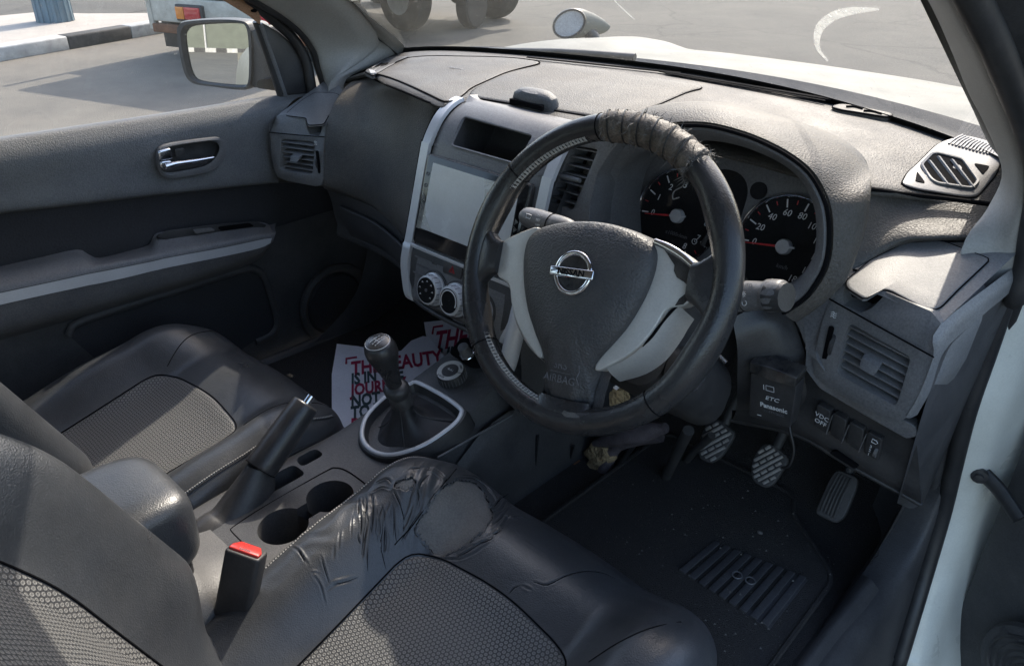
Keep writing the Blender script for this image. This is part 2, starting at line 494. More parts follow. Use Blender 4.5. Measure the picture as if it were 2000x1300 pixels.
def rrect(sx, sy, r, n=5, cx=0, cy=0):
    out = []
    for qx, qy, a0 in ((1, 1, 0), (-1, 1, 90), (-1, -1, 180), (1, -1, 270)):
        for k in range(n+1):
            a = rad(a0+90*k/n)
            out.append((cx+qx*(sx/2-r)+r*cos(a), cy+qy*(sy/2-r)+r*sin(a)))
    return out
def rpoly(pts, r, n=4):
    """round the corners of a 3D polygon"""
    pts = [Vec(p) for p in pts]
    out = []
    k = len(pts)
    for i in range(k):
        rr_ = r[i] if isinstance(r, (list, tuple)) else r
        a, b, c = pts[i-1], pts[i], pts[(i+1) % k]
        if rr_ <= 0: out.append(b); continue
        d1, d2 = (a-b), (c-b)
        l = min(rr_, d1.length*.48, d2.length*.48)
        p0, p2 = b+d1.normalized()*l, b+d2.normalized()*l
        for j in range(n+1):
            s = j/n
            out.append(p0*(1-s)**2+b*2*s*(1-s)+p2*s*s)
    return out
def text(s, fr, size, m, parent=None, name='lettering', align='CENTER', ext=.0002, sx=1, shear=0, res=2, bold=0):
    cu = bpy.data.curves.new(name, 'FONT')
    cu.body, cu.size, cu.align_x, cu.align_y = s, size, align, 'CENTER'
    cu.extrude, cu.resolution_u, cu.shear, cu.offset = ext, res, shear, bold
    o = bpy.data.objects.new(name, cu)
    col.objects.link(o)
    dg = bpy.context.evaluated_depsgraph_get()
    dg.update()
    me = bpy.data.meshes.new_from_object(o.evaluated_get(dg))
    bpy.data.objects.remove(o); bpy.data.curves.remove(cu)
    me.transform(fr.mat() @ Matrix.Diagonal((sx, 1, 1, 1)))
    me.materials.clear()
    return link(name, me, m, parent, None)
def copy_part(o, delta, parent):
    c = o.copy()
    col.objects.link(c)
    c.parent = parent
    c.location = o.location+Vec(delta)
    root_of[c.name] = Matrix()
    return c
def struct(o):
    o['kind'] = 'structure'
    return o
def stuff(o):
    o['kind'] = 'stuff'
    return o

# ================================================================== THE SETTING
def sheet(name, pts, m, z=None, h=0):
    vs = [Vec(p) if len(p) == 3 else Vec((p[0], p[1], z)) for p in pts]
    if h: return struct(prism(name, [v+Vec((0, 0, h)) for v in vs], (0, 0, -h-.05), m, None, 0))
    return struct(mesh(name, vs, [tuple(range(len(vs)))], m, None, None))
sheet('ground', [(-260, -260), (260, -260), (260, 260), (-260, 260)], 'asphalt', 0)
sheet('road', [(-30, -60), (-11.9, -60), (-11.2, 2.0), (-10.75, 4.0), (-12.5, 9), (-14, 60), (-30, 60)], 'asphalt', .004)
sheet('parking_bay', [(-7.9, -6), (-2.2, -6), (-2.2, 3.6), (-8.8, 3.9), (-8.0, 1.4)], 'bay', .004)
# raised island with a painted kerb
kd = Vec((-.305, .952, 0)).normalized()
kn = Vec((kd.y, -kd.x, 0))                   # towards the car
k0 = Vec((-8.10, 1.60, 0))
isl = [k0+kd*-9, k0+kd*-3, k0+kd*0, k0+kd*1.4, k0+kd*2.2, Vec((-9.15, 4.0, 0)), Vec((-9.5, 3.85, 0)), Vec((-10.05, 3.25, 0)), Vec((-10.6, 2.85, 0)), Vec((-10.5, 1.5, 0)), Vec((-8.5, -6.0, 0))]
pv = sheet('pavement', [(p.x-kn.x*.14, p.y-kn.y*.14, 0) for p in isl[:5]]+[tuple(p) for p in isl[5:]], 'paving', h=.128)
kerb_root = thing('painted_kerb', 'kerb painted in black and white blocks along the pale paved island', 'kerb', tuple(k0))
for i in range(-7, 4):
    a = k0+kd*(i*.80+.05)
    o = prism('kerb_block', rpoly([a+kn*.0, a+kn*-.0+Vec((0, 0, .13)), a-kn*.15+Vec((0, 0, .135)), a-kn*.15], [0, .02, 0, 0], 3), kd*.788, 'kerb_black' if i % 2 else 'kerb_white', kerb_root, .006, 2)
    o['label'] = 'black painted kerb block' if i % 2 else 'white painted kerb block'
# far kerb of another island, seen at the top edge
# fluted blue column on the island
cb = on(109, 41, z=.13)
colm = thing('street_column', 'tapered fluted blue-grey metal column standing on the pale paved island', 'column', tuple(cb))
cf = Fr(cb, (1, 0, 0), (0, 1, 0))
def flute(r):
    out = []
    for k in range(16):
        for a, s in ((0, 1), (.42, 1), (.5, .93), (.92, .93)):
            t_ = 2*pi*(k+a)/16
            out.append((r*s*cos(t_), r*s*sin(t_)))
    return out
loops('shaft', [[cf(x, y, h) for x, y in flute(r)] for h, r in ((0, .20), (.5, .192), (3.4, .15), (5.2, .14))], 'blue', colm, cap1=True, angle=20)
# striped kerb and green fence behind the car, seen in the door mirror
kr2 = thing('roadside_kerb', 'long black and white striped kerb at the foot of the green fence', 'kerb', (-6, -34, 0))
for i in range(56):
    a = Vec((-17+i*.42, -34.2, 0))
    o = prism('kerb_block', [a, a+Vec((0, 0, .16)), a+Vec((0, -.25, .16)), a+Vec((0, -.25, 0))], (.415, 0, 0), 'kerb_black' if i % 2 else 'kerb_white', kr2)
fn = thing('green_fence', 'tall green panelled fence with slim posts behind the striped kerb', 'fence', (-6, -36, 0))
for i in range(16):
    x = -21+i*2.0
    prism('fence_panel', [(x+.03, -36, .1), (x+1.97, -36, .1), (x+1.97, -36, 5.4), (x+.03, -36, 5.4)], (0, -.05, 0), 'fence', fn)
    tube('fence_post', [(x, -35.95, 0), (x, -35.95, 5.5)], .04, 'steel', fn, res=8, sub=1)

# ------------------------------------------------------------------ small old truck
tf = Fr((-7.45, 2.92, 0), (.952, .305, 0), (-.305, .952, 0))       # x across, y forward, n up
trk = thing('parked_truck', 'small old cream flatbed truck parked by the striped kerb, rear lamp showing', 'truck', tuple(tf.o), None)
def onr(u, v, h=-.03):
    p = onp(u, v, tf(0, h, 0), tf.y)-tf.o
    return p.dot(tf.x), p.z
lxx, lz = onr(374, 26)
bw = 2.1
box('cargo_floor', tf, bw, 2.6, lz+.13, lz+.20, 'truck', trk, .01, cx=bw/2, cy=1.35)
box('tailgate', tf, bw-.06, .05, lz+.20, lz+.66, 'truck', trk, .008, cx=bw/2, cy=.04)
for sx in (.03, bw-.03):
    box('side_gate', tf, .05, 2.55, lz+.20, lz+.66, 'truck', trk, .008, cx=sx, cy=1.35)
    box('corner_post', tf, .06, .07, lz-.18, 1.6, 'truck', trk, .006, cx=sx, cy=-.005)
box('added_shadow_canopy', tf, 1.8, 2.6, lz+.85, 1.75, 'truck', trk, .03, cx=1.15, cy=1.35)  # out-of-view canopy, added and sized to throw the shadow behind the truck
box('rear_sill', tf, bw-.1, .06, lz-.10, lz+.12, 'truck', trk, .012, cx=bw/2, cy=.0)
box('bumper_rail', tf, bw-.1, .07, lz-.20, lz-.12, 'rust', trk, .01, cx=bw/2, cy=-.02)
for sx in (lxx, bw-lxx):
    h = box('tail_lamp', tf, .34, .05, lz-.075, lz+.075, 'dark_metal', trk, .01, cx=sx, cy=-.04)
    s = 1 if sx < .7 else -1
    box('lens', tf, .10, .02, lz-.055, lz+.055, 'lamp_amber', h, .005, cx=sx-s*.105, cy=-.072)
    box('lens', tf, .19, .02, lz-.055, lz+.055, 'lamp_red', h, .005, cx=sx+s*.05, cy=-.072)
for sx in (.14, bw-.14):
    box('mud_flap', tf, .28, .02, .06, lz+.10, 'rubber', trk, .004, cx=sx, cy=.12)
text('TO', Fr(tf(lxx-.14, .105, lz-.22), tf.x, (0, 0, 1)), .09, 'white_print', trk)
box('cab', tf, bw-.05, 1.1, .35, 1.85, 'truck', trk, .08, cx=bw/2, cy=3.3)
for cx in (.12, bw-.12):
    for cy in (.55, 3.0):
        f2 = Fr(tf(cx-.08, cy, .27), tf.y, (0, 0, 1))
        wh = lathe('wheel', [(.15, 0), (.25, 0), (.27, .03), (.27, .14), (.25, .16), (.15, .16)], f2, 'tyre', trk, 28)
        lathe('wheel_rim', [(.15, -.004), (.14, .05), (.06, .06), (.0, .06)], f2, 'steel', wh, 24)
tube('axle', [tf(.12, .55, .27), tf(bw-.12, .55, .27)], .04, 'dark_metal', trk, sub=1)
box('chassis', tf, .7, 3.3, lz, lz+.12, 'dark_metal', trk, cx=bw/2, cy=1.8)

# ------------------------------------------------------------------ tall off-road vehicle across the lot
jf = Fr((-6.45, 6.45, 0), (0, 1, 0), (-1, 0, 0))
jp = thing('offroad_vehicle', 'dark high-riding off-road vehicle with steel wheels across the lot', 'off-road car', tuple(jf.o))
for cx in (-.74, .74):
    for cy in (.45, 2.85):
        s = 1 if cx > 0 else -1
        f2 = Fr(jf(cx-s*.11, cy, .385), jf.y*s, (0, 0, 1))
        prof = [(.19, .0), (.34, .0), (.375, .025), (.385, .06), (.385, .17), (.375, .205), (.33, .225), (.2, .225)]
        wh = lathe('wheel', prof, f2, 'tyre', jp, 36)
        lathe('wheel_rim', [(.205, .232), (.195, .20), (.185, .15), (.10, .16), (.085, .205), (.0, .21)] if True else [], f2, 'steel', wh, 30)
        for k in range(24):
            a = 2*pi*k/24
            f3 = Fr(f2(.385*cos(a), .385*sin(a), .115), f2.n, f2(cos(a+1.57), sin(a+1.57), 0)-f2.o)
        
lathe('differential', [(.02, -.12), (.1, -.11), (.14, -.03), (.14, .03), (.09, .12), (.03, .16)], Fr(jf(.12, .45, .36), jf.x, (0, 0, 1)), 'dark_metal', jp, 20)
for cx in (-.5, .42):
    box('spring_mount', jf, .12, .22, .26, .56, 'dark_metal', jp, .02, cx=cx, cy=.45)
box('under_tray', jf, .9, .5, .40, .60, 'dark_metal', jp, .04, cx=-.1, cy=.95)
tube('axle', [jf(-.68, .45, .385), jf(.68, .45, .385)], .05, 'dark_metal', jp, sub=1)
tube('axle', [jf(-.68, 2.85, .385), jf(.68, 2.85, .385)], .05, 'dark_metal', jp, sub=1)
for cx in (-.42, .42):
    box('chassis_rail', jf, .08, 3.5, .56, .68, 'dark_metal', jp, cx=cx, cy=1.7)
    tube('leaf_spring', [jf(cx, -.1, .6), jf(cx, .45, .46), jf(cx, 1.0, .58)], .03, 'dark_metal', jp)
box('spare_tank', jf, .5, .5, .44, .66, 'dark_metal', jp, .05, cx=.1, cy=1.2)
box('bumper', jf, 1.6, .12, .62, .78, 'dark_metal', jp, .02, cx=0, cy=-.15)
for cx in (-.56, .5):
    box('mud_flap', jf, .26, .02, .38, .8, 'rubber', jp, cx=cx, cy=.93)
bd = box('body', jf, 1.62, 3.7, .80, 1.75, 'olive', jp, .08, cx=0, cy=1.75)
box('cabin_roof', jf, 1.45, 2.3, 1.75, 1.95, 'olive', jp, .07, cx=0, cy=1.2)

# ================================================================== CAR BODY
car = thing('car_body', 'white off-road car body around the cabin, with bonnet, pillars and roof', 'car', (0, -.4, 0))
WB = [(-.70, .545, 1.088), (-.651, .590, 1.098), (-.52, .618, 1.112), (-.34, .648, 1.121), (-.17, .683, 1.124), (0, .703, 1.126), (.17, .700, 1.126), (.34, .678, 1.122), (.52, .635, 1.112), (.651, .590, 1.098), (.70, .545, 1.088)]
HD = [(-.60, -.10, 1.535), (-.565, -.06, 1.55), (-.45, -.02, 1.565), (-.3, .01, 1.575), (-.15, .03, 1.58), (0, .035, 1.582), (.15, .03, 1.58), (.3, .01, 1.575), (.45, -.02, 1.565), (.565, -.06, 1.55), (.60, -.10, 1.535)]
base = crom([Vec(p) for p in WB], 5)
head = crom([Vec(p) for p in HD], 5)
rows = []
for k in range(9):
    s = k/8
    rows.append([a.lerp(b, s)+Vec((0, .04, .035))*4*s*(1-s)*(1-abs(a.x)/.9) for a, b in zip(base, head)])
def skin(name, rows, m, parent, angle=60):
    nu, nv = len(rows), len(rows[0])
    return mesh(name, [v for r in rows for v in r], [(i*nv+j, i*nv+j+1, (i+1)*nv+j+1, (i+1)*nv+j) for i in range(nu-1) for j in range(nv-1)], m, parent, angle)
ws = skin('windscreen', rows, 'windscreen', car)
def ws_pt(u, v, off=-.002):
    d = ray(u, v)
    best = None
    for i in range(len(rows)-1):
        for j in range(len(rows[0])-1):
            a, b, c, e = rows[i][j], rows[i][j+1], rows[i+1][j+1], rows[i+1][j]
            n = (b-a).cross(e-a)
            t_ = (a-CAM).dot(n)/d.dot(n)
            p = CAM+d*t_
            from_a = p-a
            s1, s2 = from_a.dot(b-a)/(b-a).length_squared, from_a.dot(e-a)/(e-a).length_squared
            if -.02 <= s1 <= 1.02 and -.02 <= s2 <= 1.02 and t_ > 0: return p-n.normalized()*off*(1 if n.dot(d) > 0 else -1)
    return None
# black printed border along the base and up both sides, standing just inside the glass
def off_in(p, k=.0025): return p+Vec((0, -.6, -.8))*k
skin('windscreen_border', [[off_in(base[j].lerp(head[j], s), .003) for j in range(len(base))] for s in (-.02, .0, .018)], 'rubber', car)
for sgn in (0, -1):
    e = [[off_in(rows[i][j], .003) for i in range(9)] for j in ((0, 2, 4) if sgn == 0 else (-1, -3, -5))]
    skin('windscreen_border', e, 'rubber', car)
# crescent left on the glass by a worn wiper
arc = [(1618, 118), (1600, 95), (1597, 70), (1606, 48), (1630, 30), (1665, 20), (1718, 16)]
wdt = [2, 5, 9, 12, 12, 10, 3]
lo_, hi_ = [], []
cp = crom([(a, b, 0) for a, b in arc], 5)
cw = [q[0] for q in crom([(a, 0, 0) for a in wdt], 5)]
for i, p in enumerate(cp):
    a, b = cp[max(0, i-1)], cp[min(len(cp)-1, i+1)]
    t_ = (b-a).normalized()
    nn = Vec((-t_.y, t_.x, 0))
    lo_.append(ws_pt(*(p+nn*cw[i]*.75).xy, .0015)); hi_.append(ws_pt(*(p-nn*cw[i]*.75).xy, .0015))
skin('wiper_smear', [lo_, hi_], 'smear', car)
for a, b, c in (((1200, 0), (1218, 18), (1240, 38)),):
    tube('glass_scratch', [ws_pt(*a, .001), ws_pt(*b, .001), ws_pt(*c, .001)], .0009, 'smear', car, res=4)
# cowl, bonnet
cowl = [[Vec((p[0]*1.08, p[1]+dy, p[2]+dz)) for p in WB] for dy, dz in ((-.02, -.012), (.05, -.045), (.11, -.05), (.16, -.02))]
surf('cowl_cover', cowl, 'black', car, 3)
bon = []
for y_, z_, hump in ((.84, 1.050, .004), (.95, 1.066, .009), (1.10, 1.068, .012), (1.28, 1.054, .012), (1.48, 1.025, .018), (1.66, .95, .01), (1.72, .86, 0)):
    r_ = []
    for x_ in (-.80, -.72, -.60, -.50, -.40, -.25, 0, .25, .40, .50, .60, .72, .80):
        ax = abs(x_)
        zz = z_ + (hump if .45 < ax < .65 else 0)-(.05 if ax > .78 else .012 if ax > .7 else 0)-.01*(ax/.8)**2
        yb = -.10*(ax/.8)**2*(1 if y_ < 1.2 else .8)
        r_.append(Vec((x_, y_+yb, zz)))
    bon.append(r_)
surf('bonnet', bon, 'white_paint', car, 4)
for s in (-1, 1):
    surf('front_wing', [[(s*.80, .60, 1.02), (s*.80, .9, 1.0), (s*.80, 1.3, .985), (s*.79, 1.7, .86)], [(s*.86, .60, .98), (s*.87, .9, .97), (s*.87, 1.3, .93), (s*.82, 1.72, .82)], [(s*.89, .6, .85), (s*.90, .9, .8), (s*.90, 1.3, .78), (s*.83, 1.73, .7)], [(s*.89, .6, .35), (s*.90, .9, .72), (s*.90, 1.3, .72), (s*.83, 1.73, .4)]], 'white_paint', car, 4)
# wiper arm lying at the base of the glass
tube('wiper_arm', [Vec((-.50, .70, 1.098)), Vec((-.30, .735, 1.115)), Vec((-.12, .765, 1.122))], .008, 'black', car)
# small mirror on the front wing
fm = on(1150, 78, z=1.03)
fmx = Fr(fm+Vec((0, 0, .06)), (.92, .38, 0), (-.0, 0, 1))
q0 = CAM+(fm-CAM)*1.0
mh = Fr(on(1112, 46, y=fm.y), (.83, .55, 0), (.1, 0, 1))
hs = []
for h, k, dx in ((-.012, .88, .0), (.0, 1.0, 0), (-.03, 1.0, .004), (-.08, .93, .02), (-.13, .72, .04), (-.165, .35, .06)):
    hs.append([mh(.052*k*cos(a)+dx+(.010*sin(a)), .040*k*sin(a)-.006*cos(a)-dx*.35, h) for a in [2*pi*j/28 for j in range(28)]])
hs = [[mh(.052*k*cos(a)+.012*sin(a)+dx, .046*k*sin(a)-dx*.42, h) for a in [2*pi*j/28 for j in range(28)]] for h, k, dx in ((.0, .86, 0), (.004, .95, 0), (0, 1.0, 0), (-.03, 1.0, .014), (-.07, .86, .042), (-.11, .62, .075), (-.14, .34, .10))]
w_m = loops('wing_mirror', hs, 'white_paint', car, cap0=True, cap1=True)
w_m['label'] = 'small white oval mirror on the front wing'
loops('mirror_rim', [[mh(.052*k*cos(a)+.012*sin(a), .046*k*sin(a), h) for a in [2*pi*j/28 for j in range(28)]] for k, h in ((1.01, .002), (.98, .010), (.86, .010), (.84, .004))], 'black', w_m)
loops('mirror_glass', [[mh(.052*k*cos(a)+.012*sin(a), .046*k*sin(a), .006) for a in [2*pi*j/28 for j in range(28)]] for k in (.86, .3)], 'steel', w_m, cap1=True)
tube('mirror_stalk', [mh(.05, -.03, -.06), mh(.075, -.06, -.07), mh(.09, -.11, -.07)], [.02, .022, .03], 'black', w_m)
# pillar trims, both sides
I_ = [(.690, .362, .99), (.690, .372, 1.048), (.692, .44, 1.072), (.688, .505, 1.102), (.673, .505, 1.132), (.651, .451, 1.188), (.638, .405, 1.225), (.624, .345, 1.280), (.612, .285, 1.329), (.595, .15, 1.415), (.575, -.02, 1.53)]
O_ = [(.742, .392, 1.020), (.752, .372, 1.045), (.757, .330, 1.095), (.757, .28, 1.14), (.756, .215, 1.187), (.752, .165, 1.222), (.747, .10, 1.265), (.740, .02, 1.315), (.725, -.09, 1.39), (.70, -.22, 1.49)]
O_ = [(.742, .40, .97), (.742, .392, 1.020), (.738, .378, 1.070), (.735, .368, 1.108), (.731, .340, 1.150), (.727, .300, 1.185), (.724, .250, 1.218), (.721, .180, 1.258), (.714, .110, 1.303), (.700, .042, 1.352), (.672, -.12, 1.455)]
for s in (1, -1):
    A = [Vec((s*a, b, c)) for a, b, c in I_]
    B = [Vec((s*a, b, c)) for a, b, c in O_]
    rows_p = []
    for k, (t_, bul) in enumerate(((0, 0), (.03, .006), (.25, .016), (.5, .014), (.75, .010), (.96, .004), (1.0, -.012))):
        r_ = []
        for a, b in zip(A, B):
            inw = Vec((-s*.75, -.65, .1)).normalized()
            r_.append(a.lerp(b, t_)+inw*bul)
        rows_p.append(r_)
    # the trim wraps forward to the edge of the glass
    G = [(.697, .41, .99), (.697, .42, 1.045), (.694, .52, 1.068), (.672, .575, 1.092)]+[tuple(Vec((.651, .590, 1.098)).lerp(Vec((.565, -.06, 1.55)), k)+Vec((0, -.004, -.004))) for k in (.06, .2, .28, .4, .51, .70, .95)]
    G = [Vec((s*a, b, c)) for a, b, c in G]
    rows_p.insert(0, [a.lerp(g, .5)+Vec((-s*.004, -.004, 0)) for a, g in zip(A, G)])
    rows_p.insert(0, G)
    t_p = surf('pillar_trim', rows_p, 'pillar', car, 4)
    # dark door seal running down the outer edge, then the painted pillar outside it
    tube('door_seal', [b+Vec((s*.012, .008, 0)) for b in B[::-1]]+[Vec((s*.745, .47, .97)), Vec((s*.735, .525, .85))], .0135, 'rubber', car, res=10)
    surf('pillar_outer', [[b+Vec((s*.012, .012, .004)) for b in B], [b+Vec((s*.045, .03, .012)) for b in B], [b+Vec((s*.075, .05, .02)) for b in B], [b+Vec((s*.07, .14, .03)) for b in B], [Vec((s*.67, w_.y+.01, w_.z+.002)) for w_ in [rows[min(8, max(0, k-1))][-1] for k in range(len(B))]]], 'black', car, 3)
# roof, rear of the cabin
surf('roof', [[(x, y, 1.60+.045*(1-(x/.62)**2)-.03*((y+1.2)/1.2)**4) for x in (-.64, -.4, 0, .4, .64)] for y in (.03, -.3, -.9, -1.6, -2.3)], 'white_paint', car, 4)
surf('headliner', [[(x, y, 1.565+.03*(1-(x/.62)**2)-.03*((y+1.2)/1.2)**4) for x in (-.62, -.4, 0, .4, .62)] for y in (.02, -.3, -.9, -1.6, -2.28)], 'headliner', car, 3)
for s in (1, -1):
    surf('roof_rail', [[(s*.60, y, z) for y, z in ((-.06, 1.55), (-.5, 1.57), (-1.4, 1.58), (-2.3, 1.5))], [(s*.68, y, z) for y, z in ((-.06, 1.50), (-.5, 1.52), (-1.4, 1.53), (-2.3, 1.45))], [(s*.735, y, z) for y, z in ((-.12, 1.43), (-.5, 1.46), (-1.4, 1.46), (-2.3, 1.38))]], 'white_paint', car, 3)
    # body side behind the front doors
    surf('rear_side', [[(s*x, y, z) for y in (-.82, -1.3, -1.9, -2.6)] for x, z in ((.80, 1.03), (.86, .95), (.89, .75), (.88, .45), (.84, .32))], 'white_paint', car, 3)
    prism('rear_side_glass', [(s*.80, -.95, 1.03), (s*.80, -2.3, 1.05), (s*.72, -2.2, 1.43), (s*.72, -.95, 1.45)], (s*.006, 0, 0), 'side_glass', car)
    surf('centre_pillar', [[(s*.80, -.80, 1.03), (s*.80, -.95, 1.03)], [(s*.76, -.80, 1.25), (s*.76, -.95, 1.25)], [(s*.72, -.80, 1.48), (s*.72, -.95, 1.48)]], 'black', car, 3, thick=.03)
surf('tailgate', [[(-.86, -2.62, .4), (0, -2.7, .4), (.86, -2.62, .4)], [(-.86, -2.6, 1.0), (0, -2.68, 1.0), (.86, -2.6, 1.0)]], 'white_paint', car, 3)
# floor and front bulkhead
surf('floor_carpet', [[(x, y, z) for x in (-.69, -.4, -.12, .12, .4, .69)] for y, z in ((-2.4, .47), (-.5, .45), (-.1, .42), (.30, .412), (.46, .42), (.60, .50), (.70, .66), (.73, .85), (.74, 1.045))], 'carpet', car, 4)
for s in (1, -1):
    surf('bulkhead_side', [[(s*x, .745, z) for z in (.3, .6, .9, 1.06)] for x in (.66, .76, .88)], 'black', car, 2)
for s in (1, -1):
    surf('kick_panel', [[(s*.70, y, z) for y in (.78, .55, .42, .30, .15, 0, -.3)] for z in (.90, .72, .60)]+[[(s*.695, y, z) for y, z in zip((.78, .55, .42, .30, .15, 0, -.3), (.42, .40, .40, .40, .40, .40, .42))]] if False else [[(s*.70, .80, .95), (s*.70, .55, .93), (s*.715, .50, .93)], [(s*.695, .80, .7), (s*.69, .55, .68), (s*.705, .46, .68)], [(s*.69, .8, .5), (s*.68, .50, .50), (s*.69, .38, .50)], [(s*.685, .8, .40), (s*.665, .40, .40), (s*.67, .20, .405)]], 'dark', car, 4)
    surf('sill_trim', [[(s*.665, .42, .41), (s*.66, .2, .405), (s*.665, -.2, .41), (s*.67, -.8, .42)], [(s*.69, .40, .43), (s*.685, .19, .425), (s*.69, -.2, .43), (s*.695, -.8, .44)], [(s*.715, .40, .41), (s*.71, .18, .40), (s*.715, -.2, .405), (s*.72, -.8, .41)]], 'dark', car, 4)
# white painted door jamb on the open driver's side
sl_ = [on(1985, 560, x=.742), on(1940, 690, x=.738), on(1902, 800, x=.737), on(1876, 900, x=.738), on(1852, 1000, x=.742), on(1820, 1110, x=.750), on(1790, 1210, x=.760), on(1762, 1300, x=.768), on(1735, 1370, x=.773), Vec((.775, -.5, .23))]
in_ = [Vec(p) for p in ((.735, .47, .95), (.730, .50, .83), (.722, .53, .70), (.715, .54, .57), (.712, .52, .475), (.712, .46, .428), (.714, .38, .416), (.717, .30, .412), (.72, .2, .41), (.72, -.5, .41))]
surf('sill_step', [[p+Vec((-.014, -.004, .006)) for p in sl_], [p.lerp(q, .5)+Vec((.004, -.004, .012)) for p, q in zip(sl_, in_)], in_, [q+Vec((-.085, .03, -.012)) for q in in_]], 'dark', car, 4)
ol_ = [Vec((.84, .68, .97)), Vec((.84, .68, .80)), Vec((.84, .68, .66)), Vec((.84, .68, .52)), Vec((.84, .68, .40)), Vec((.845, .66, .28)), Vec((.85, .62, .19)), Vec((.86, .52, .12)), Vec((.86, .40, .09)), Vec((.86, -.6, .12))]
mid_ = [a.lerp(b, .45)+Vec((.012, .03, .004)) for a, b in zip(sl_, ol_)]
mid2 = [a.lerp(b, .18)+Vec((.014, .004, .010)) for a, b in zip(sl_, ol_)]
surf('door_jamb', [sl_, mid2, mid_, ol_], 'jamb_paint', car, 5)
tube('door_seal', [Vec((.742, .45, 1.0))]+[p+Vec((-.006, -.010, .004)) for p in sl_], .0135, 'rubber', car, res=10)
tube('door_seal', [Vec((.736, .44, .995))]+[p+Vec((-.026, -.006, .010)) for p in sl_], .012, 'dark', car, res=10)
tube('door_seal', [p+Vec((-.044, -.006, .014)) for p in sl_[1:6]], .014, 'black', car, res=10)
# round rubber plug and door check strap on the jamb
pg = on(1932, 735, y=.585)
lathe('rubber_plug', [(.019, 0), (.019, .006), (.015, .010), (0, .011)], Fr(pg+Vec((-.002, -.045, 0)), (.85, .35, 0), (0, 0, 1)), 'rubber', car, 24)
ck = on(1922, 925, y=.575)
cs = tube('check_strap', [ck+Vec((0, 0, 0)), ck+Vec((.03, -.01, -.012)), ck+Vec((.07, -.03, -.035))], .010, 'dark_metal', car, flat=((0, -.3, 1), 1.5))
lathe('strap_bolt', [(.013, 0), (.013, .008), (.007, .009), (.007, .014), (0, .015)], Fr(ck+Vec((-.004, -.012, .004)), (1, .2, 0), (0, 0, 1)), 'black', cs, 12)

# ================================================================== PASSENGER DOOR
pdoor = thing('passenger_door', 'closed front passenger door with grey upper trim, silver strip and chrome handle', 'car door', (-.76, -.3, .4))
def lx(pts, x): return [on(a, b, x=x) for a, b in pts]
def back(r, y=-.78):
    a, b = r[0], r[1]
    k = (y-a.y)/(b.y-a.y)
    return [a+(b-a)*k]+r
A = back(lx([(0, 270), (150, 248), (300, 226), (450, 202), (545, 187), (604, 180)], -.778))
A0 = [p+Vec((-.03, 0, -.004)) for p in A]
B_ = back(lx([(0, 283), (150, 261), (300, 239), (450, 214), (540, 198), (598, 186)], -.762))
C_ = back(lx([(0, 318), (150, 296), (300, 272), (440, 246), (520, 226), (566, 203)], -.744))
C2 = back(lx([(0, 370), (150, 352), (300, 332), (440, 312), (515, 297), (534, 268)], -.738))
D_ = back(lx([(0, 410), (150, 393), (300, 376), (440, 361), (515, 353), (543, 350)], -.733))
D2 = back(lx([(0, 418), (150, 401), (300, 383), (440, 368), (515, 360), (546, 356)], -.747))
surf('upper_trim', [A0, A, B_, C_, C2, D_, D2], 'door', pdoor, 5)
E_ = back(lx([(0, 416), (150, 399), (300, 381), (440, 366), (515, 358), (600, 358), (690, 365)], -.749))+[Vec((-.749, .75, .80))]
F_ = back(lx([(0, 530), (150, 505), (300, 470), (440, 445), (515, 440), (600, 440), (690, 440)], -.752))+[Vec((-.752, .75, .70))]
surf('cloth_insert', [E_, [(a+b)/2+Vec((-.004, 0, 0)) for a, b in zip(E_, F_)], F_, [p+Vec((0, 0, -.06)) for p in F_]], 'door_cloth', pdoor, 5)
low = [[Vec((x, y, z)) for y in (-.78, -.4, 0, .24, .50, .78)] for z, x in ((.72, -.745), (.60, -.742), (.48, -.745), (.36, -.735))]
surf('lower_panel', low, 'dark', pdoor, 4)
# armrest: ledge, bright strip, grey underside
R1 = back(lx([(0, 520), (80, 502), (150, 487), (172, 496), (195, 503), (250, 490), (290, 478), (302, 458), (330, 451), (440, 437), (505, 433), (528, 440)], -.745))
R2 = back(lx([(0, 535), (80, 519), (150, 504), (172, 504), (195, 508), (250, 498), (290, 488), (305, 478), (330, 472), (440, 455), (505, 447), (530, 449)], -.715))
R3 = back(lx([(0, 558), (80, 542), (150, 527), (172, 523), (195, 518), (250, 508), (290, 500), (308, 496), (330, 492), (440, 472), (505, 459), (532, 457)], -.690))
R4 = back(lx([(0, 571), (80, 554), (150, 539), (172, 534), (195, 530), (250, 519), (290, 511), (308, 507), (330, 502), (440, 482), (505, 468), (530, 464)], -.684))
surf('armrest', [R1, R2, R3, R4], 'trim', pdoor, 3, angle=50)
S2 = back(lx([(0, 594), (80, 576), (150, 561), (172, 556), (195, 552), (250, 540), (290, 530), (308, 526), (330, 521), (440, 499), (505, 484), (527, 474)], -.681))
surf('trim_strip', [[p+Vec((.003, 0, 0)) for p in R4], [p+Vec((.003, 0, 0)) for p in S2]], 'silver', pdoor, 3)
U2 = back(lx([(0, 650), (80, 628), (150, 610), (172, 604), (195, 598), (250, 582), (290, 571), (308, 566), (330, 560), (440, 526), (505, 500), (522, 484)], -.700))
U3 = back(lx([(0, 664), (80, 642), (150, 622), (172, 616), (195, 610), (250, 594), (290, 582), (308, 577), (330, 571), (440, 536), (505, 508), (520, 488)], -.742))
surf('armrest_underside', [S2, [a.lerp(b, .5)+Vec((.004, 0, 0)) for a, b in zip(S2, U2)], U2, U3], 'trim', pdoor, 3)
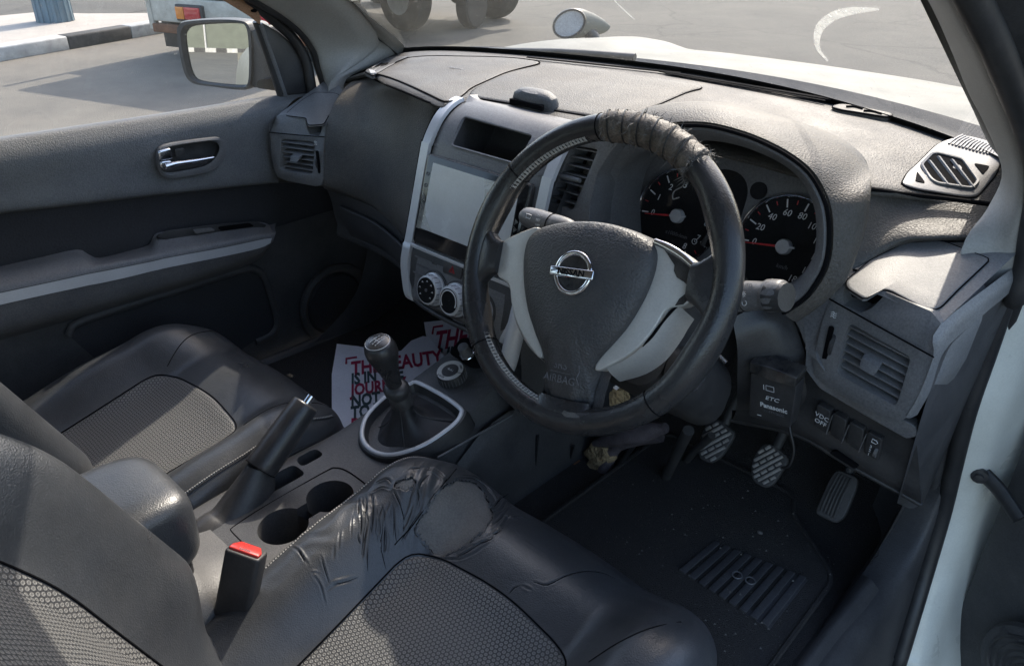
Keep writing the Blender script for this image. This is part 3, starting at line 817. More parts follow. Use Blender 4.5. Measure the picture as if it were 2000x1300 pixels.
loops('armrest_cap', [[a for a in (R1[-1], R2[-1], R3[-1], R4[-1], S2[-1], U2[-1], U3[-1])], [a+Vec((-.004, .012, 0)) for a in (R1[-1], R2[-1], R3[-1], R4[-1], S2[-1], U2[-1], U3[-1])], [Vec((-.748, a.y+.018, a.z)) for a in (R1[-1], R2[-1], R3[-1], R4[-1], S2[-1], U2[-1], U3[-1])]], 'trim', pdoor, closed=False)
sw = prism('window_switch_panel', rpoly(lx([(303, 462), (322, 451), (430, 437), (500, 432), (522, 439), (515, 446), (440, 455), (330, 470)], -.722), .012), (-.01, 0, -.004), 'black', pdoor, .002)
prism('window_switch', rpoly(lx([(376, 448), (412, 444), (421, 450), (384, 456)], -.716), .004), (-.004, 0, -.003), 'trim', sw, .001)
prism('switch_recess', rpoly(lx([(425, 443), (487, 435), (497, 442), (432, 451)], -.7205), .006), (-.004, 0, -.002), 'hole', sw)
# door pull recess, pocket lip and speaker
tube('pocket_lip', lx([(135, 655), (150, 632), (230, 603), (350, 566), (470, 528), (500, 527), (518, 545), (536, 600), (541, 635), (528, 655), (500, 668)], -.735), .009, 'dark', pdoor, res=8, flat=((1, 0, 0), .7))
prism('pocket_panel', lx([(140, 660), (152, 636), (230, 608), (350, 571), (470, 533), (497, 532), (514, 548), (531, 600), (536, 635), (525, 650), (500, 663), (300, 800)], -.7415), (-.004, 0, 0), 'door_cloth', pdoor)
spk = Fr(on(655, 592, x=-.738), (0, 1, 0), (0, 0, 1))
spk = Fr(spk.o, (0, -1, 0), (0, 0, 1))
lathe('speaker_ring', [(.112, 0), (.110, .008), (.100, .012), (.092, .008), (.088, .002)], Fr(spk.o, (0, 1, 0), (0, 0, 1)), 'dark', pdoor, 40, caps=False)
lathe('speaker_grille', [(.086, .0), (.08, .006), (.04, .010), (0, .011)], Fr(spk.o, (0, 1, 0), (0, 0, 1)), 'door_cloth', pdoor, 40)
# handle
bo = crom(lx([(303, 305), (310, 287), (335, 278), (400, 269), (425, 268), (437, 279), (437, 296), (425, 318), (405, 332), (370, 340), (330, 346), (312, 340), (304, 325)], -.737), 4, True)
bi = crom(lx([(312, 304), (318, 293), (338, 286), (398, 277), (420, 277), (428, 285), (427, 297), (417, 313), (400, 324), (370, 331), (333, 337), (318, 332), (313, 322)], -.725), 4, True)
hb = loops('handle_bezel', [bo, [p+Vec((.012, 0, 0)) for p in bo], [a.lerp(b+Vec((.004, 0, 0)), .55) for a, b in zip([p+Vec((.012, 0, 0)) for p in bo], bi)], bi], 'trim', pdoor)
loops('handle_recess', [[p+Vec((-.001, 0, 0)) for p in bi], [p+Vec((-.012, 0, 0)) for p in bi]], 'black', hb, cap1=True)
tube('door_handle', lx([(323, 326), (340, 321), (358, 318), (385, 314), (417, 308)], -.716), [.0075, .0065, .0055, .005, .0035], 'chrome', pdoor, res=10)
prism('handle_pivot', rpoly(lx([(313, 316), (337, 313), (340, 330), (322, 334), (314, 328)], -.714), .008), (-.012, 0, 0), 'chrome', pdoor, .003)
prism('lock_knob', rpoly(lx([(309, 296), (334, 289), (339, 310), (312, 315)], -.713), .006), (-.014, 0, 0), 'chrome', pdoor, .003)
prism('lock_plate', rpoly(lx([(341, 292), (359, 289), (364, 304), (345, 308)], -.722), .003), (-.004, 0, 0), 'black', pdoor, .001)
# glass and window frame
surf('window_glass', [[(-.797, .33, 1.0), (-.797, -.2, 1.01), (-.797, -.76, 1.02)], [(-.775, .255, 1.165), (-.770, -.2, 1.24), (-.770, -.76, 1.25)], [(-.755, .2, 1.235), (-.735, -.2, 1.46), (-.735, -.76, 1.47)]], 'side_glass', pdoor, 3)
q_ = lx([(503, 52), (512, 44), (545, 62), (575, 90), (596, 130), (606, 182), (552, 186)], -.768)
prism('corner_panel', q_, (-.012, 0, 0), 'black', pdoor, .003)
tube('glass_channel', [on(500, 42, x=-.772), on(525, 115, x=-.776), on(549, 190, x=-.778)], .0085, 'rubber', pdoor, res=8)
tube('glass_channel', [on(508, 47, x=-.766), on(533, 117, x=-.770), on(557, 188, x=-.772)], .006, 'trim', pdoor, res=8)
tube('window_frame', [on(610, 182, x=-.762), on(597, 118, x=-.764), on(570, 72, x=-.764), on(524, 30, x=-.757), on(484, -2, x=-.748), on(420, -58, x=-.738), Vec((-.725, -.3, 1.455)), Vec((-.722, -.78, 1.47))], .0125, 'rubber', pdoor, res=8)
surf('frame_skin', [[on(516, 40, x=-.772)+Vec((-.006, .01, .0)), on(470, -12, x=-.765)+Vec((-.004, .01, .0)), on(405, -75, x=-.752)+Vec((-.004, .01, .0)), Vec((-.735, -.78, 1.475))], [on(516, 40, x=-.772)+Vec((-.004, .035, .03)), on(470, -12, x=-.765)+Vec((0, .03, .04)), on(405, -75, x=-.752)+Vec((0, .03, .05)), Vec((-.73, -.78, 1.50))]], 'white_paint', pdoor, 3)
tp = prism('peeling_tape', lx([(425, -6), (455, 12), (488, 32), (507, 47), (510, 38), (503, 18), (478, -6)], -.745), (-.004, 0, 0), 'wood', pdoor)
prism('tape_hole', rpoly(lx([(489, 20), (497, 17), (503, 20), (500, 25), (491, 24)], -.7435), .003), (.001, 0, 0), 'hole', tp)
# white outer skin of this door and of the one behind it
surf('outer_skin', [[(-x, y, z) for y in (.56, .2, -.3, -.80)] for x, z in ((.80, 1.01), (.865, .95), (.89, .75), (.88, .45), (.84, .32))], 'white_paint', pdoor, 3)
# door mirror
mo = Vec((-1.0, .262, 1.083))
md_ = Vec((mo-CAM)).normalized()
mr = Vec((.012, -1, -.034)).normalized()
mn_ = (mr-md_).normalized()
mxv = Vec((0, 0, 1)).cross(mn_)
mf = Fr(mo, mxv, mn_.cross(mxv))
def onm(u, v): return onp(u, v, mo, mf.n)
ho = crom([onm(*q) for q in ((348, 62), (351, 48), (365, 40), (420, 36), (470, 38), (492, 48), (497, 80), (497, 140), (490, 170), (470, 176), (420, 170), (380, 163), (363, 142), (353, 100))], 4, True)
gl = crom([onm(*q) for q in ((363, 75), (367, 59), (380, 51), (420, 47), (465, 46), (480, 52), (486, 80), (488, 130), (486, 160), (475, 166), (430, 163), (392, 157), (377, 145), (368, 112))], 4, True)
cen = sum(ho, Vec())/len(ho)
mm = loops('side_mirror', [[p+mf.n*-.0 for p in gl], [p.lerp(q, .35)+mf.n*.012 for p, q in zip(gl, ho)], [p.lerp(q, .8)+mf.n*.012 for p, q in zip(gl, ho)], ho, [p-mf.n*.03 for p in ho], [cen+(p-cen)*.93-mf.n*.08+mf.x*.01 for p in ho], [cen+(p-cen)*.7-mf.n*.12+mf.x*.02 for p in ho]], 'black', pdoor, cap1=True)
loops('mirror_glass', [[p-mf.n*.002 for p in gl], [cen+(p-cen)*.5-mf.n*.002 for p in gl]], 'mirror', mm, cap1=True)
prism('mirror_arm', rpoly([onm(486, 62), on(512, 50, x=-.85), on(549, 172, x=-.82), onm(490, 172)], .012), (-.02, .10, 0), 'black', mm, .01)
prism('mirror_foot', rpoly(lx([(502, 156), (545, 152), (552, 180), (500, 172)], -.835), .01), (-.03, .06, 0), 'black', mm, .006)

# ================================================================== DRIVER'S DOOR (swung open)
hx = Vec((.822, .64, 0))
da = rad(66)
df_ = Fr(hx, (sin(da), -cos(da), 0), (0, 0, 1))      # x out along the open door, y up, n towards the rear of the car
df_ = Fr(hx, df_.x, (0, 0, 1))
ddoor = thing('driver_door', 'open black-lined driver door swung forward beyond the white jamb', 'car door', (hx.x, hx.y, .3))
sg = -1 if df_.n.y > 0 else 1
def dd(x, z, h): return df_(x, z, 0)+df_.n*(h*sg)
surf('inner_panel', [[dd(x, z, h) for x, h in ((-.0, -.02), (.008, .035), (.03, .05), (.3, .06), (.7, .06), (1.05, .05))] for z in (.16, .30, .52, .75, .98)], 'dark', ddoor, 4)
surf('door_edge', [[dd(x, z, h) for x, h in ((.0, -.02), (.01, -.10), (.05, -.13))] for z in (.14, .3, .6, .98)], 'rubber', ddoor, 3)
surf('armrest', [[dd(x, z, .05+h) for x in (.16, .25, .4, .7, 1.0)] for z, h in ((.70, .0), (.695, .05), (.66, .075), (.61, .05), (.59, 0))], 'black', ddoor, 4)
surf('map_pocket', [[dd(x, z, .05+h) for x in (.10, .2, .5, .8)] for z, h in ((.36, .0), (.37, .035), (.33, .04), (.20, .02), (.18, 0))], 'black', ddoor, 4)
sp2 = Fr(dd(.17, .31, .075), df_.x, (0, 0, 1))
sp2 = Fr(sp2.o, df_.x*sg, (0, 0, 1))
g2 = lathe('speaker_ring', [(.095, 0), (.092, .012), (.082, .014)], sp2, 'dark', ddoor, 36)
for k in range(5):
    r = .03+.0115*k
    tube('grille_ring', [sp2(r*cos(a), r*sin(a), .014) for a in [2*pi*j/24 for j in range(24)]], .0032, 'black', g2, res=6, closed=True, sub=1)
surf('outer_skin', [[dd(x, z, -.14) for x in (.0, .4, 1.05)] for z in (.14, .5, .98)], 'white_paint', ddoor, 3)

# ================================================================== DASHBOARD
dash = thing('dashboard', 'grained grey dashboard running under the windscreen from door to door', 'dashboard', (0, .4, .6))
# ---- upper pad: a height field between its front edge and the foot of the glass
front = [(-.70, ontop(710, 140).y+.01, 0)]+[(ontop(u, v).x, ontop(u, v).y, 0) for u, v in ((710, 140), (748, 156), (785, 171), (822, 186), (862, 202))]+[(-.134, .262, 0), (0, .268, 0), (.134, .268, 0), (.22, .30, 0), (.40, .32, 0), (.50, .332, 0), (.555, .358, 0), (.62, .425, 0), (.684, .452, 0), (.70, .465, 0)]
fr_ = crom([Vec(p) for p in front], 6)
bk_ = rs(crom([Vec((p[0]*1.0, p[1]+.012, p[2]-.006)) for p in WB], 6), 400)
def back_at(x):
    return min(bk_, key=lambda p: abs(p.x-x))
rowsT = []
for f0 in fr_:
    x = f0.x
    b0 = back_at(max(-.69, min(.69, x*1.0)))
    z0 = dash_z(x, f0.y)+f0.z
    r_ = [Vec((x, f0.y+.012, z0-.013)), Vec((x, f0.y+.002, z0-.010)), Vec((x, f0.y, z0-.006)), Vec((x, f0.y+.006, z0-.001))]
    for k in range(1, 13):
        s = k/12
        y = f0.y+.006+(b0.y-f0.y-.006)*s
        z = dash_z(x, y)+f0.z*(1-s)**2
        z = z*(1-s**3)+b0.z*s**3
        r_.append(Vec((x, y, z)))
    r_.append(b0+Vec((0, .02, -.012)))
    rowsT.append(r_)
pad = skin('top_pad', rowsT, 'dash', dash)
def draped(name, px, off, m, parent, r=.012, edge=.004, fn=None, sub=0):
    """panel following the pad: outline on the pad, small rounded edge"""
    pts = [ontop(u, v, off, fn) for u, v in px]
    pts = rpoly(pts, r, 4)
    pts = rs(pts, 96, True)
    c = sum(pts, Vec())/len(pts)
    fz = fn or dash_z
    def h(p, o): return Vec((p.x, p.y, fz(p.x, p.y)+o))
    ls = [[h(p, -.006) for p in pts], [h(p, off-.0025) for p in pts]]
    for k, o in ((.985, off-.0006), (.96, off), (.7, off), (.35, off)):
        ls.append([h(c.lerp(p, k), o) for p in pts])
    o = loops(name, ls, m, parent, cap1=True)
    tube(name+'_gap', [h(p, .0008) for p in pts], .0014, 'hole', o, res=6, closed=True, sub=1)
    return o
lid = draped('storage_lid', [(914, 186), (925, 172), (1000, 140), (1078, 122), (1200, 138), (1380, 168), (1345, 176), (1255, 215), (1205, 232)], .004, 'dash', dash, r=.02)
kb = ontop(1046, 200, .006)
kf = Fr(kb, (1, -.05, 0), (0, 1, .1))
kl = []
for s, h in ((1.0, -.006), (1.02, .004), (.95, .013), (.72, .0195), (.3, .0215)):
    kl.append([kf(.048*s*cos(a)*(1 if abs(cos(a)) > .3 else 1), .020*s*(abs(sin(a))**.7)*(1 if sin(a) > 0 else -1), h) for a in [2*pi*j/36 for j in range(36)]])
loops('lid_button', kl, 'dash_pad', lid, cap1=True)
prism('button_recess', [kf(a, b, .006) for a, b in ((-.040, -.0235), (.040, -.0235), (.034, -.013), (-.034, -.013))], (0, 0, -.008), 'hole', lid)
abp = draped('airbag_panel', [(724, 142), (750, 124), (800, 112), (900, 110), (1010, 113), (1066, 121), (990, 140), (918, 172), (905, 186), (874, 202)], .0015, 'dash', dash, r=.03)
text('AIRBAG', Fr(ontop(893, 134, .0022), (1, 0, 0), (0, 1, 0)), .012, 'grey_print', abp, sx=1.3)
# defroster slots, light sensor
def slot(a, b, wd, par, m='hole', off=.0012):
    pts = [ontop(a[0]+(b[0]-a[0])*k/8, a[1]+(b[1]-a[1])*k/8-(0), off) for k in range(9)]
    return tube('defroster_slot', pts, wd, m, par, res=6, flat=((0, 0, 1), .35))
slot((1030, 112), (1330, 143), .005, dash)
slot((1290, 139), (1625, 195), .0065, dash)
slot((1300, 143), (1612, 197), .0035, dash)
sens = draped('light_sensor', [(1622, 207), (1640, 202), (1665, 205), (1747, 222), (1735, 228), (1640, 213)], .0025, 'dash', dash, r=.01)
for a, b in (((1653, 208), (1685, 212)), ((1687, 216), (1722, 222))):
    tube('sensor_slit', [ontop(a[0], a[1], .004), ontop((a[0]+b[0])/2, (a[1]+b[1])/2-2, .004), ontop(b[0], b[1], .004)], .0016, 'hole', sens, res=6)
# side demister vents
dv = draped('demister_vent', [(1760, 358), (1772, 335), (1830, 280), (1885, 262), (1937, 275), (1960, 300), (1947, 340), (1908, 382), (1890, 383), (1790, 368)], .003, 'trim', dash, r=.014)
dv['label'] = 'driver-side windscreen demister vent'
def dtop(u, v, o=.006): return ontop(u, v, o-.002)
ho_ = rpoly([dtop(*q) for q in ((1799, 322), (1820, 300), (1832, 299), (1880, 311), (1911, 354), (1898, 368), (1830, 358), (1818, 350))], .006, 3)
prism('vent_opening', [p+Vec((0, 0, .0004)) for p in ho_], (0, 0, -.004), 'hole', dv)
tube('vent_rim', ho_, .0026, 'trim', dv, res=6, closed=True, sub=1)
for a, b in (((1811, 314), (1847, 361)), ((1829, 306), (1873, 365)), ((1855, 312), (1897, 366))):
    pa, pb = dtop(*a, .0068), dtop(*b, .0068)
    prism('vent_blade', [pa, pb, pb+Vec((.002, 0, .0022)), pa+Vec((.002, 0, .0022))], (.0030, .0008, -.001), 'trim', dv)
for q in (((1788, 353), (1791, 334), (1808, 357)), ((1902, 318), (1934, 324), (1920, 340))):
    prism('corner_hole', rpoly([dtop(*z, .0062) for z in q], .004, 2), (0, 0, -.003), 'hole', dv)
for k in range(13):
    s = k/12
    a = (1853+(1935-1853)*s, 281+(303-281)*s)
    b = (1880+(1948-1880)*s, 264+(288-264)*s)
    tube('louvre_rib', [dtop(*a, .0055), dtop((a[0]+b[0])/2-2, (a[1]+b[1])/2-1, .0055), dtop(*b, .0055)], .0019, 'trim', dv, res=5, sub=2)
dl = thing_part = draped('demister_vent', [(713, 139), (724, 127), (752, 113), (782, 109), (800, 110), (775, 118), (745, 137), (727, 146)], .004, 'dash_pad', dash, r=.008)
dl['label'] = 'passenger-side windscreen demister vent'
prism('vent_opening', rpoly([dtop(*q, .0055) for q in ((722, 136), (738, 123), (766, 114), (778, 115), (762, 121), (736, 140))], .004, 2), (0, 0, -.003), 'hole', dl)
for a, b in (((730, 138), (764, 120)), ((726, 133), (760, 117))):
    tube('vent_blade', [dtop(*a, .0065), dtop((a[0]+b[0])/2, (a[1]+b[1])/2-2, .0065), dtop(*b, .0065)], .0012, 'pod', dl, res=5)
prism('clip', rpoly([dtop(*q, .007) for q in ((720, 135), (730, 137), (735, 142), (724, 143))], .003, 2), (0, 0, -.003), 'silver', dl)
# ---- passenger side: curved front face and glove box
pf = [
 [tuple(ontop(u, v)+Vec((0, .001, -.0085))) for u, v in ((706, 139), (755, 159), (805, 179), (845, 195))]+[(-.158, .256, 1.097)],
 [(-.607, .344, 1.045), (-.46, .320, 1.055), (-.30, .268, 1.052), (-.205, .235, 1.052), (-.158, .236, 1.054)],
 [(-.574, .274, .995), (-.45, .285, .985), (-.30, .246, .975), (-.20, .205, .975), (-.152, .19, .978)],
 [(-.573, .252, .90), (-.45, .268, .895), (-.30, .226, .885), (-.20, .182, .885), (-.150, .160, .888)],
 [(-.576, .246, .858), (-.45, .270, .842), (-.30, .232, .828), (-.20, .185, .835), (-.150, .155, .84)],
 [(-.60, .262, .838), (-.45, .290, .822), (-.30, .255, .81), (-.20, .21, .82), (-.150, .175, .825)]]
surf('passenger_fascia', pf, 'dash', dash, 7)
tube('fascia_seam', [Vec((a[0], a[1]-.001, a[2]+.0015)) for a in pf[0]], .0022, 'hole', dash, res=6)
gb = [[(-.62, .275, .846), (-.45, .300, .832), (-.30, .262, .822), (-.15, .19, .832)], [(-.62, .29, .80), (-.45, .295, .79), (-.30, .255, .785), (-.145, .18, .79)], [(-.62, .30, .74), (-.45, .305, .73), (-.30, .265, .73), (-.15, .195, .74)], [(-.62, .33, .70), (-.45, .335, .695), (-.30, .30, .70), (-.16, .24, .715)], [(-.62, .66, .74), (-.45, .66, .74), (-.30, .66, .74), (-.15, .60, .74)]]
surf('glove_box', gb, 'dark', dash, 6)
glid = surf('glove_box_lid', [[(-.57, .281, .795), (-.45, .285, .787), (-.30, .246, .782), (-.19, .197, .786)], [(-.57, .289, .75), (-.45, .292, .74), (-.30, .252, .735), (-.19, .205, .74)], [(-.57, .302, .715), (-.45, .307, .708), (-.30, .27, .708), (-.19, .222, .718)]], 'dark', dash, 6)
tube('lid_edge', [Vec(p) for p in ((-.57, .281, .795), (-.45, .285, .787), (-.30, .246, .782), (-.19, .197, .786), (-.19, .205, .74), (-.19, .222, .718))], .004, 'dark', glid)
# ---- vent pods at both ends
PODF = [(.574, .272, .994), (.592, .268, .972), (.598, .2665, .966), (.618, .264, .966), (.628, .263, .972), (.639, .262, .987), (.646, .2605, .991), (.702, .248, .9885), (.716, .232, .9855)]
def pod(s, nm, lab):
    P = thing_ = None
    def X(a): return Vec((s*a[0], a[1], a[2]))
    body_pts = [(.574, .272, .9935), (.640, .262, .9935), (.700, .246, .9935), (.716, .234, .988), (.724, .216, .953), (.722, .210, .90), (.716, .208, .868), (.706, .209, .853), (.68, .216, .848), (.60, .240, .848), (.582, .244, .853), (.574, .248, .872), (.573, .254, .93)]
    o = prism(nm, [X(a) for a in body_pts], (s*.016, .11, .012), 'pod', dash, 0)
    o['label'] = lab
    # recess behind the vent
    vo = [(.6095, .247, .9435), (.698, .2225, .9395), (.699, .2195, .8715), (.611, .2445, .873)]
    fx = (X(vo[1])-X(vo[0])).normalized()
    cutter = prism('cutter', rpoly([X(a)+Vec((0, -.02, 0)) for a in vo], .008, 4), (0, .075, 0), 'hole', None)
    cut(o, cutter)
    # finger notch under the lid
    nt_ = [(.588, .30, .970), (.594, .30, .960), (.619, .30, .960), (.630, .30, .970), (.640, .30, .990), (.640, .30, 1.01), (.588, .30, 1.01)]
    cut(o, prism('cutter', [X((a, .245, c)) for a, b, c in nt_], (0, .045, .0), 'hole', None))
    bevel(o, .0035, 2, 35)
    # rim lining and dark throat
    prism('vent_back', [X((a, b+.047, c)) for a, b, c in ((.606, .247, .948), (.702, .2225, .944), (.702, .2195, .868), (.608, .2445, .870))], (0, .004, 0), 'hole', o)
    prism('notch_back', [X((a, .286, c)) for a, c in ((.586, .962), (.645, .962), (.645, 1.0), (.586, 1.0))], (0, .003, 0), 'hole', o)
    ul, ur = Vec(vo[0]), Vec(vo[1]); dl_, dr_ = Vec(vo[3]), Vec(vo[2])
    first = None
    for k in range(6):
        t_ = (k+.55)/6.1
        a, b = ul.lerp(dl_, t_), ur.lerp(dr_, t_)
        a, b = X(a), X(b)
        sl = prism('vent_slat', [a+Vec((-s*.002, .004, -.0012)), b+Vec((s*.002, .004, -.0012)), b+Vec((s*.002, .024, .0035)), a+Vec((-s*.002, .024, .0035))], (0, 0, .0024), 'pod', o, .0009, 2)
    ta, tb = ul.lerp(dl_, .52), ur.lerp(dr_, .52)
    c = ta.lerp(tb, .47)
    tf_ = Fr(X(c), (X(tb)-X(ta)) * (1 if s > 0 else -1), (0, 0, 1))
    prism('vent_tab', rpoly([tf_(-.014, .004, 0)+Vec((0, -.004, 0)), tf_(.014, .004, 0)+Vec((0, -.004, 0)), tf_(.011, -.008, 0)+Vec((0, -.011, 0)), tf_(-.011, -.008, 0)+Vec((0, -.011, 0))], .003, 2), (0, .010, .005), 'pod', o, .0012)
    # thumb wheel with its two marks
    wq = X((.5885, .2475, .905))
    fx2 = (X((.6, .2475, .9))-X((.586, .2515, .9))).normalized() * (1 if s > 0 else -1)
    wf = Fr(wq, fx2, (0, 0, 1))
    prism('wheel_slot', [wf(a, b, .0006) for a, b in rrect(.0075, .052, .003, 3)], wf.n*-.002, 'hole', o)
    lathe('thumb_wheel', [(.021, -.0026), (.022, -.002), (.022, .002), (.021, .0026)], Fr(wf(0, -.004, -.0185), (0, 1, .0), (0, 0, 1)), 'black', o, 30)
    for k in range(3):
        tube('vent_mark', [wf(-.004, .040+.003*k-.001, .0012), wf(-.001, .0415+.003*k, .0012), wf(.001, .0395+.003*k, .0012), wf(.004, .041+.003*k, .0012)], .0006, 'white_print', o, res=5, sub=2)
    tube('vent_mark', [wf(a, b-.042, .0012) for a, b in ((-.0035, -.0035), (.0035, -.0035), (.0035, .0035), (-.0035, .0035))], .0005, 'white_print', o, res=5, closed=True, sub=1)
    for q in (1, -1): tube('vent_mark', [wf(-.0035, -.042-.0035*q, .0012), wf(.0035, -.042+.0035*q, .0012)], .0005, 'white_print', o, res=5, sub=1)
    tube('pod_seam', [X((.5725, .2600, .962)), X((.640, .2408, .957)), X((.7235, .2143, .953))], .0011, 'hole', o, res=5, sub=1)
    # lid sloping up towards the glass
    pa_, pb_, pc_ = Vec((.574, .272, .9925)), Vec((.7165, .234, .9875)), Vec((.672, .38, 1.032))
    pn_ = (pb_-pa_).cross(pc_-pa_)
    def pz(x, y): return pa_.z-(pn_.x*(abs(x)-pa_.x)+pn_.y*(y-pa_.y))/pn_.z
    base_ = [(.574, .272), (.640, .258), (.700, .245), (.7165, .234)]
    top_ = [(.607, .347), (.655, .376), (.705, .396), (.745, .398)]
    rows_l = []
    for k in (0, .06, .25, .5, .75, 1):
        r_ = []
        for a, b in zip(base_, top_):
            x_, y_ = a[0]+(b[0]-a[0])*k, a[1]+(b[1]-a[1])*k
            r_.append(X((x_, y_, pz(x_, y_)-(.0035 if k == 0 else 0))))
        rows_l.append(r_)
    cover = surf('pod_cover', rows_l, 'pod', o, 4)
    if s > 0: px = [(1652, 546), (1700, 505), (1768, 472), (1830, 466), (1846, 469), (1936, 503), (1870, 565), (1838, 598), (1822, 603), (1800, 597), (1738, 564), (1722, 562), (1698, 577), (1690, 582), (1655, 560)]
    else: px = [(632, 241), (661, 193), (662, 183), (650, 180), (615, 179), (590, 194), (560, 219), (558, 224), (598, 229), (600, 240), (604, 243)]
    pts = [ontop(u, v, .003, pz) for u, v in px]
    pts = rs(rpoly(pts, .006, 3), 80, True)
    cn = sum(pts, Vec())/len(pts)
    def h(p, oo): return Vec((p.x, p.y, pz(p.x, p.y)+oo))
    ld = loops('cup_lid', [[h(p, -.003) for p in pts], [h(p, .0008) for p in pts], [h(cn.lerp(p, .985), .0016) for p in pts], [h(cn.lerp(p, .95), .0019) for p in pts], [h(cn.lerp(p, .5), .0022) for p in pts]], 'pod', o, cap1=True)
    tube('lid_gap', [h(p, .0008) for p in pts], .0011, 'hole', ld, res=5, closed=True, sub=1)
    # outer flank down to the door seal
    surf('pod_flank', [[X(a) for a in ((.743, .392, 1.0155), (.716, .232, .986), (.723, .214, .953), (.7205, .209, .90), (.714, .207, .866))], [X(a) for a in ((.750, .398, 1.003), (.725, .238, .977), (.726, .219, .951), (.7245, .214, .90), (.7185, .212, .865))], [X(a) for a in ((.751, .41, .985), (.732, .262, .965), (.728, .229, .949), (.727, .230, .90), (.721, .230, .862))]], 'pod', o, 4)
    return o
podR = pod(1, 'vent_pod', 'driver-side vent pod with cup-holder lid and slatted vent')
podL = pod(-1, 'vent_pod', 'passenger-side vent pod with cup-holder lid and slatted vent')
# dark end of the dashboard seen through the open driver's door
surf('dash_end', [[(.749, .41, .99), (.730, .255, .962), (.726, .232, .90), (.722, .262, .70)], [(.747, .46, 1.0), (.742, .42, .94), (.735, .42, .85), (.718, .40, .60)], [(.745, .52, .98), (.738, .52, .92), (.73, .52, .82), (.712, .50, .55)]], 'dark', dash, 4)
# ---- driver's side: grained lower face between the pad's ledge and the pod
lf = [
 [on(1690, 374, y=.364), on(1770, 384, y=.412), on(1850, 393, y=.440), on(1935, 405, y=.458)],
 [on(1668, 440, y=.320), on(1745, 425, y=.374), on(1830, 425, y=.405), on(1918, 430, y=.428)],
 [on(1640, 534, y=.274), on(1745, 471, y=.342), on(1815, 460, y=.362), on(1895, 459, y=.386)],
 [on(1652, 548, y=.282), on(1755, 482, y=.352), on(1822, 470, y=.368), on(1900, 470, y=.392)]]
surf('driver_fascia', lf, 'dash', dash, 7)
tube('fascia_seam', [p+Vec((0, -.004, .002)) for p in [on(1688, 369, y=.360), on(1770, 380, y=.408), on(1850, 389, y=.436), on(1934, 400, y=.453)]], .0032, 'hole', dash, res=6)
# ---- instrument hood
lip_px = [(1163, 560), (1150, 470), (1148, 400), (1163, 338), (1192, 298), (1230, 273), (1280, 252), (1324, 244), (1385, 245), (1450, 261), (1500, 281), (1545, 306), (1580, 335), (1603, 370), (1618, 412), (1621, 468), (1614, 515), (1596, 552), (1570, 585), (1530, 612)]
lip = crom([on(a, b, y=.245-.00011*(b-245)) for a, b in lip_px], 5)
NL = len(lip)
hc = Vec((.365, .30, 1.03))
def grow(p, d, dy):
    v = Vec((p.x-hc.x, 0, p.z-hc.z)).normalized()
    return p+v*d+Vec((0, dy, 0))
crest_px = [(1150, 585), (1138, 475), (1136, 396), (1150, 330), (1180, 286), (1218, 256), (1262, 230), (1316, 218), (1392, 214), (1462, 221), (1530, 233), (1600, 252), (1652, 276), (1688, 308), (1698, 345), (1688, 400), (1664, 462), (1640, 524), (1600, 570), (1545, 604)]
cr3 = []
for i, (u, v) in enumerate(crest_px):
    q = ontop(u, v, .001) if 6 <= i <= 13 else None
    if q is None:
        yy = .245-.00011*(v-245)+(.02 if i < 6 else {14: .10, 15: .09, 16: .075, 17: .055}.get(i, .045))
        q = on(u, v, y=yy)
    cr3.append(q)
crest = crom(cr3, 5)
hood_rows = []
for t_, bu in ((0, 0), (.015, .004), (.06, .009), (.2, .018), (.4, .024), (.6, .022), (.8, .013), (1, 0), (1.12, -.012)):
    r_ = []
    for p, q in zip(lip, crest):
        v = Vec((p.x-hc.x, -.03, p.z-hc.z)).normalized()
        d_ = min(1, (q-p).length/.06)
        r_.append(p.lerp(q, t_)+v*bu*d_+Vec((0, (.004 if t_ == 0 else 0), 0)))
    hood_rows.append(r_)
hood = skin('instrument_hood', [list(c) for c in zip(*hood_rows)], 'dash', dash)
tube('hood_seam', [grow(p, -.001, -.001) for p in lip], .0026, 'hole', hood, res=6, sub=1)
# smooth inner bezel falling back to the dials
hb_rows = [[grow(p, -.002, .001) for p in lip], [grow(p, -.007, -.002) for p in lip], [grow(p, -.020, .006) for p in lip], [grow(p, -.028, .03) for p in lip], [grow(p, -.030, .10) for p in lip]]
skin('hood_bezel', hb_rows, 'trim', hood)
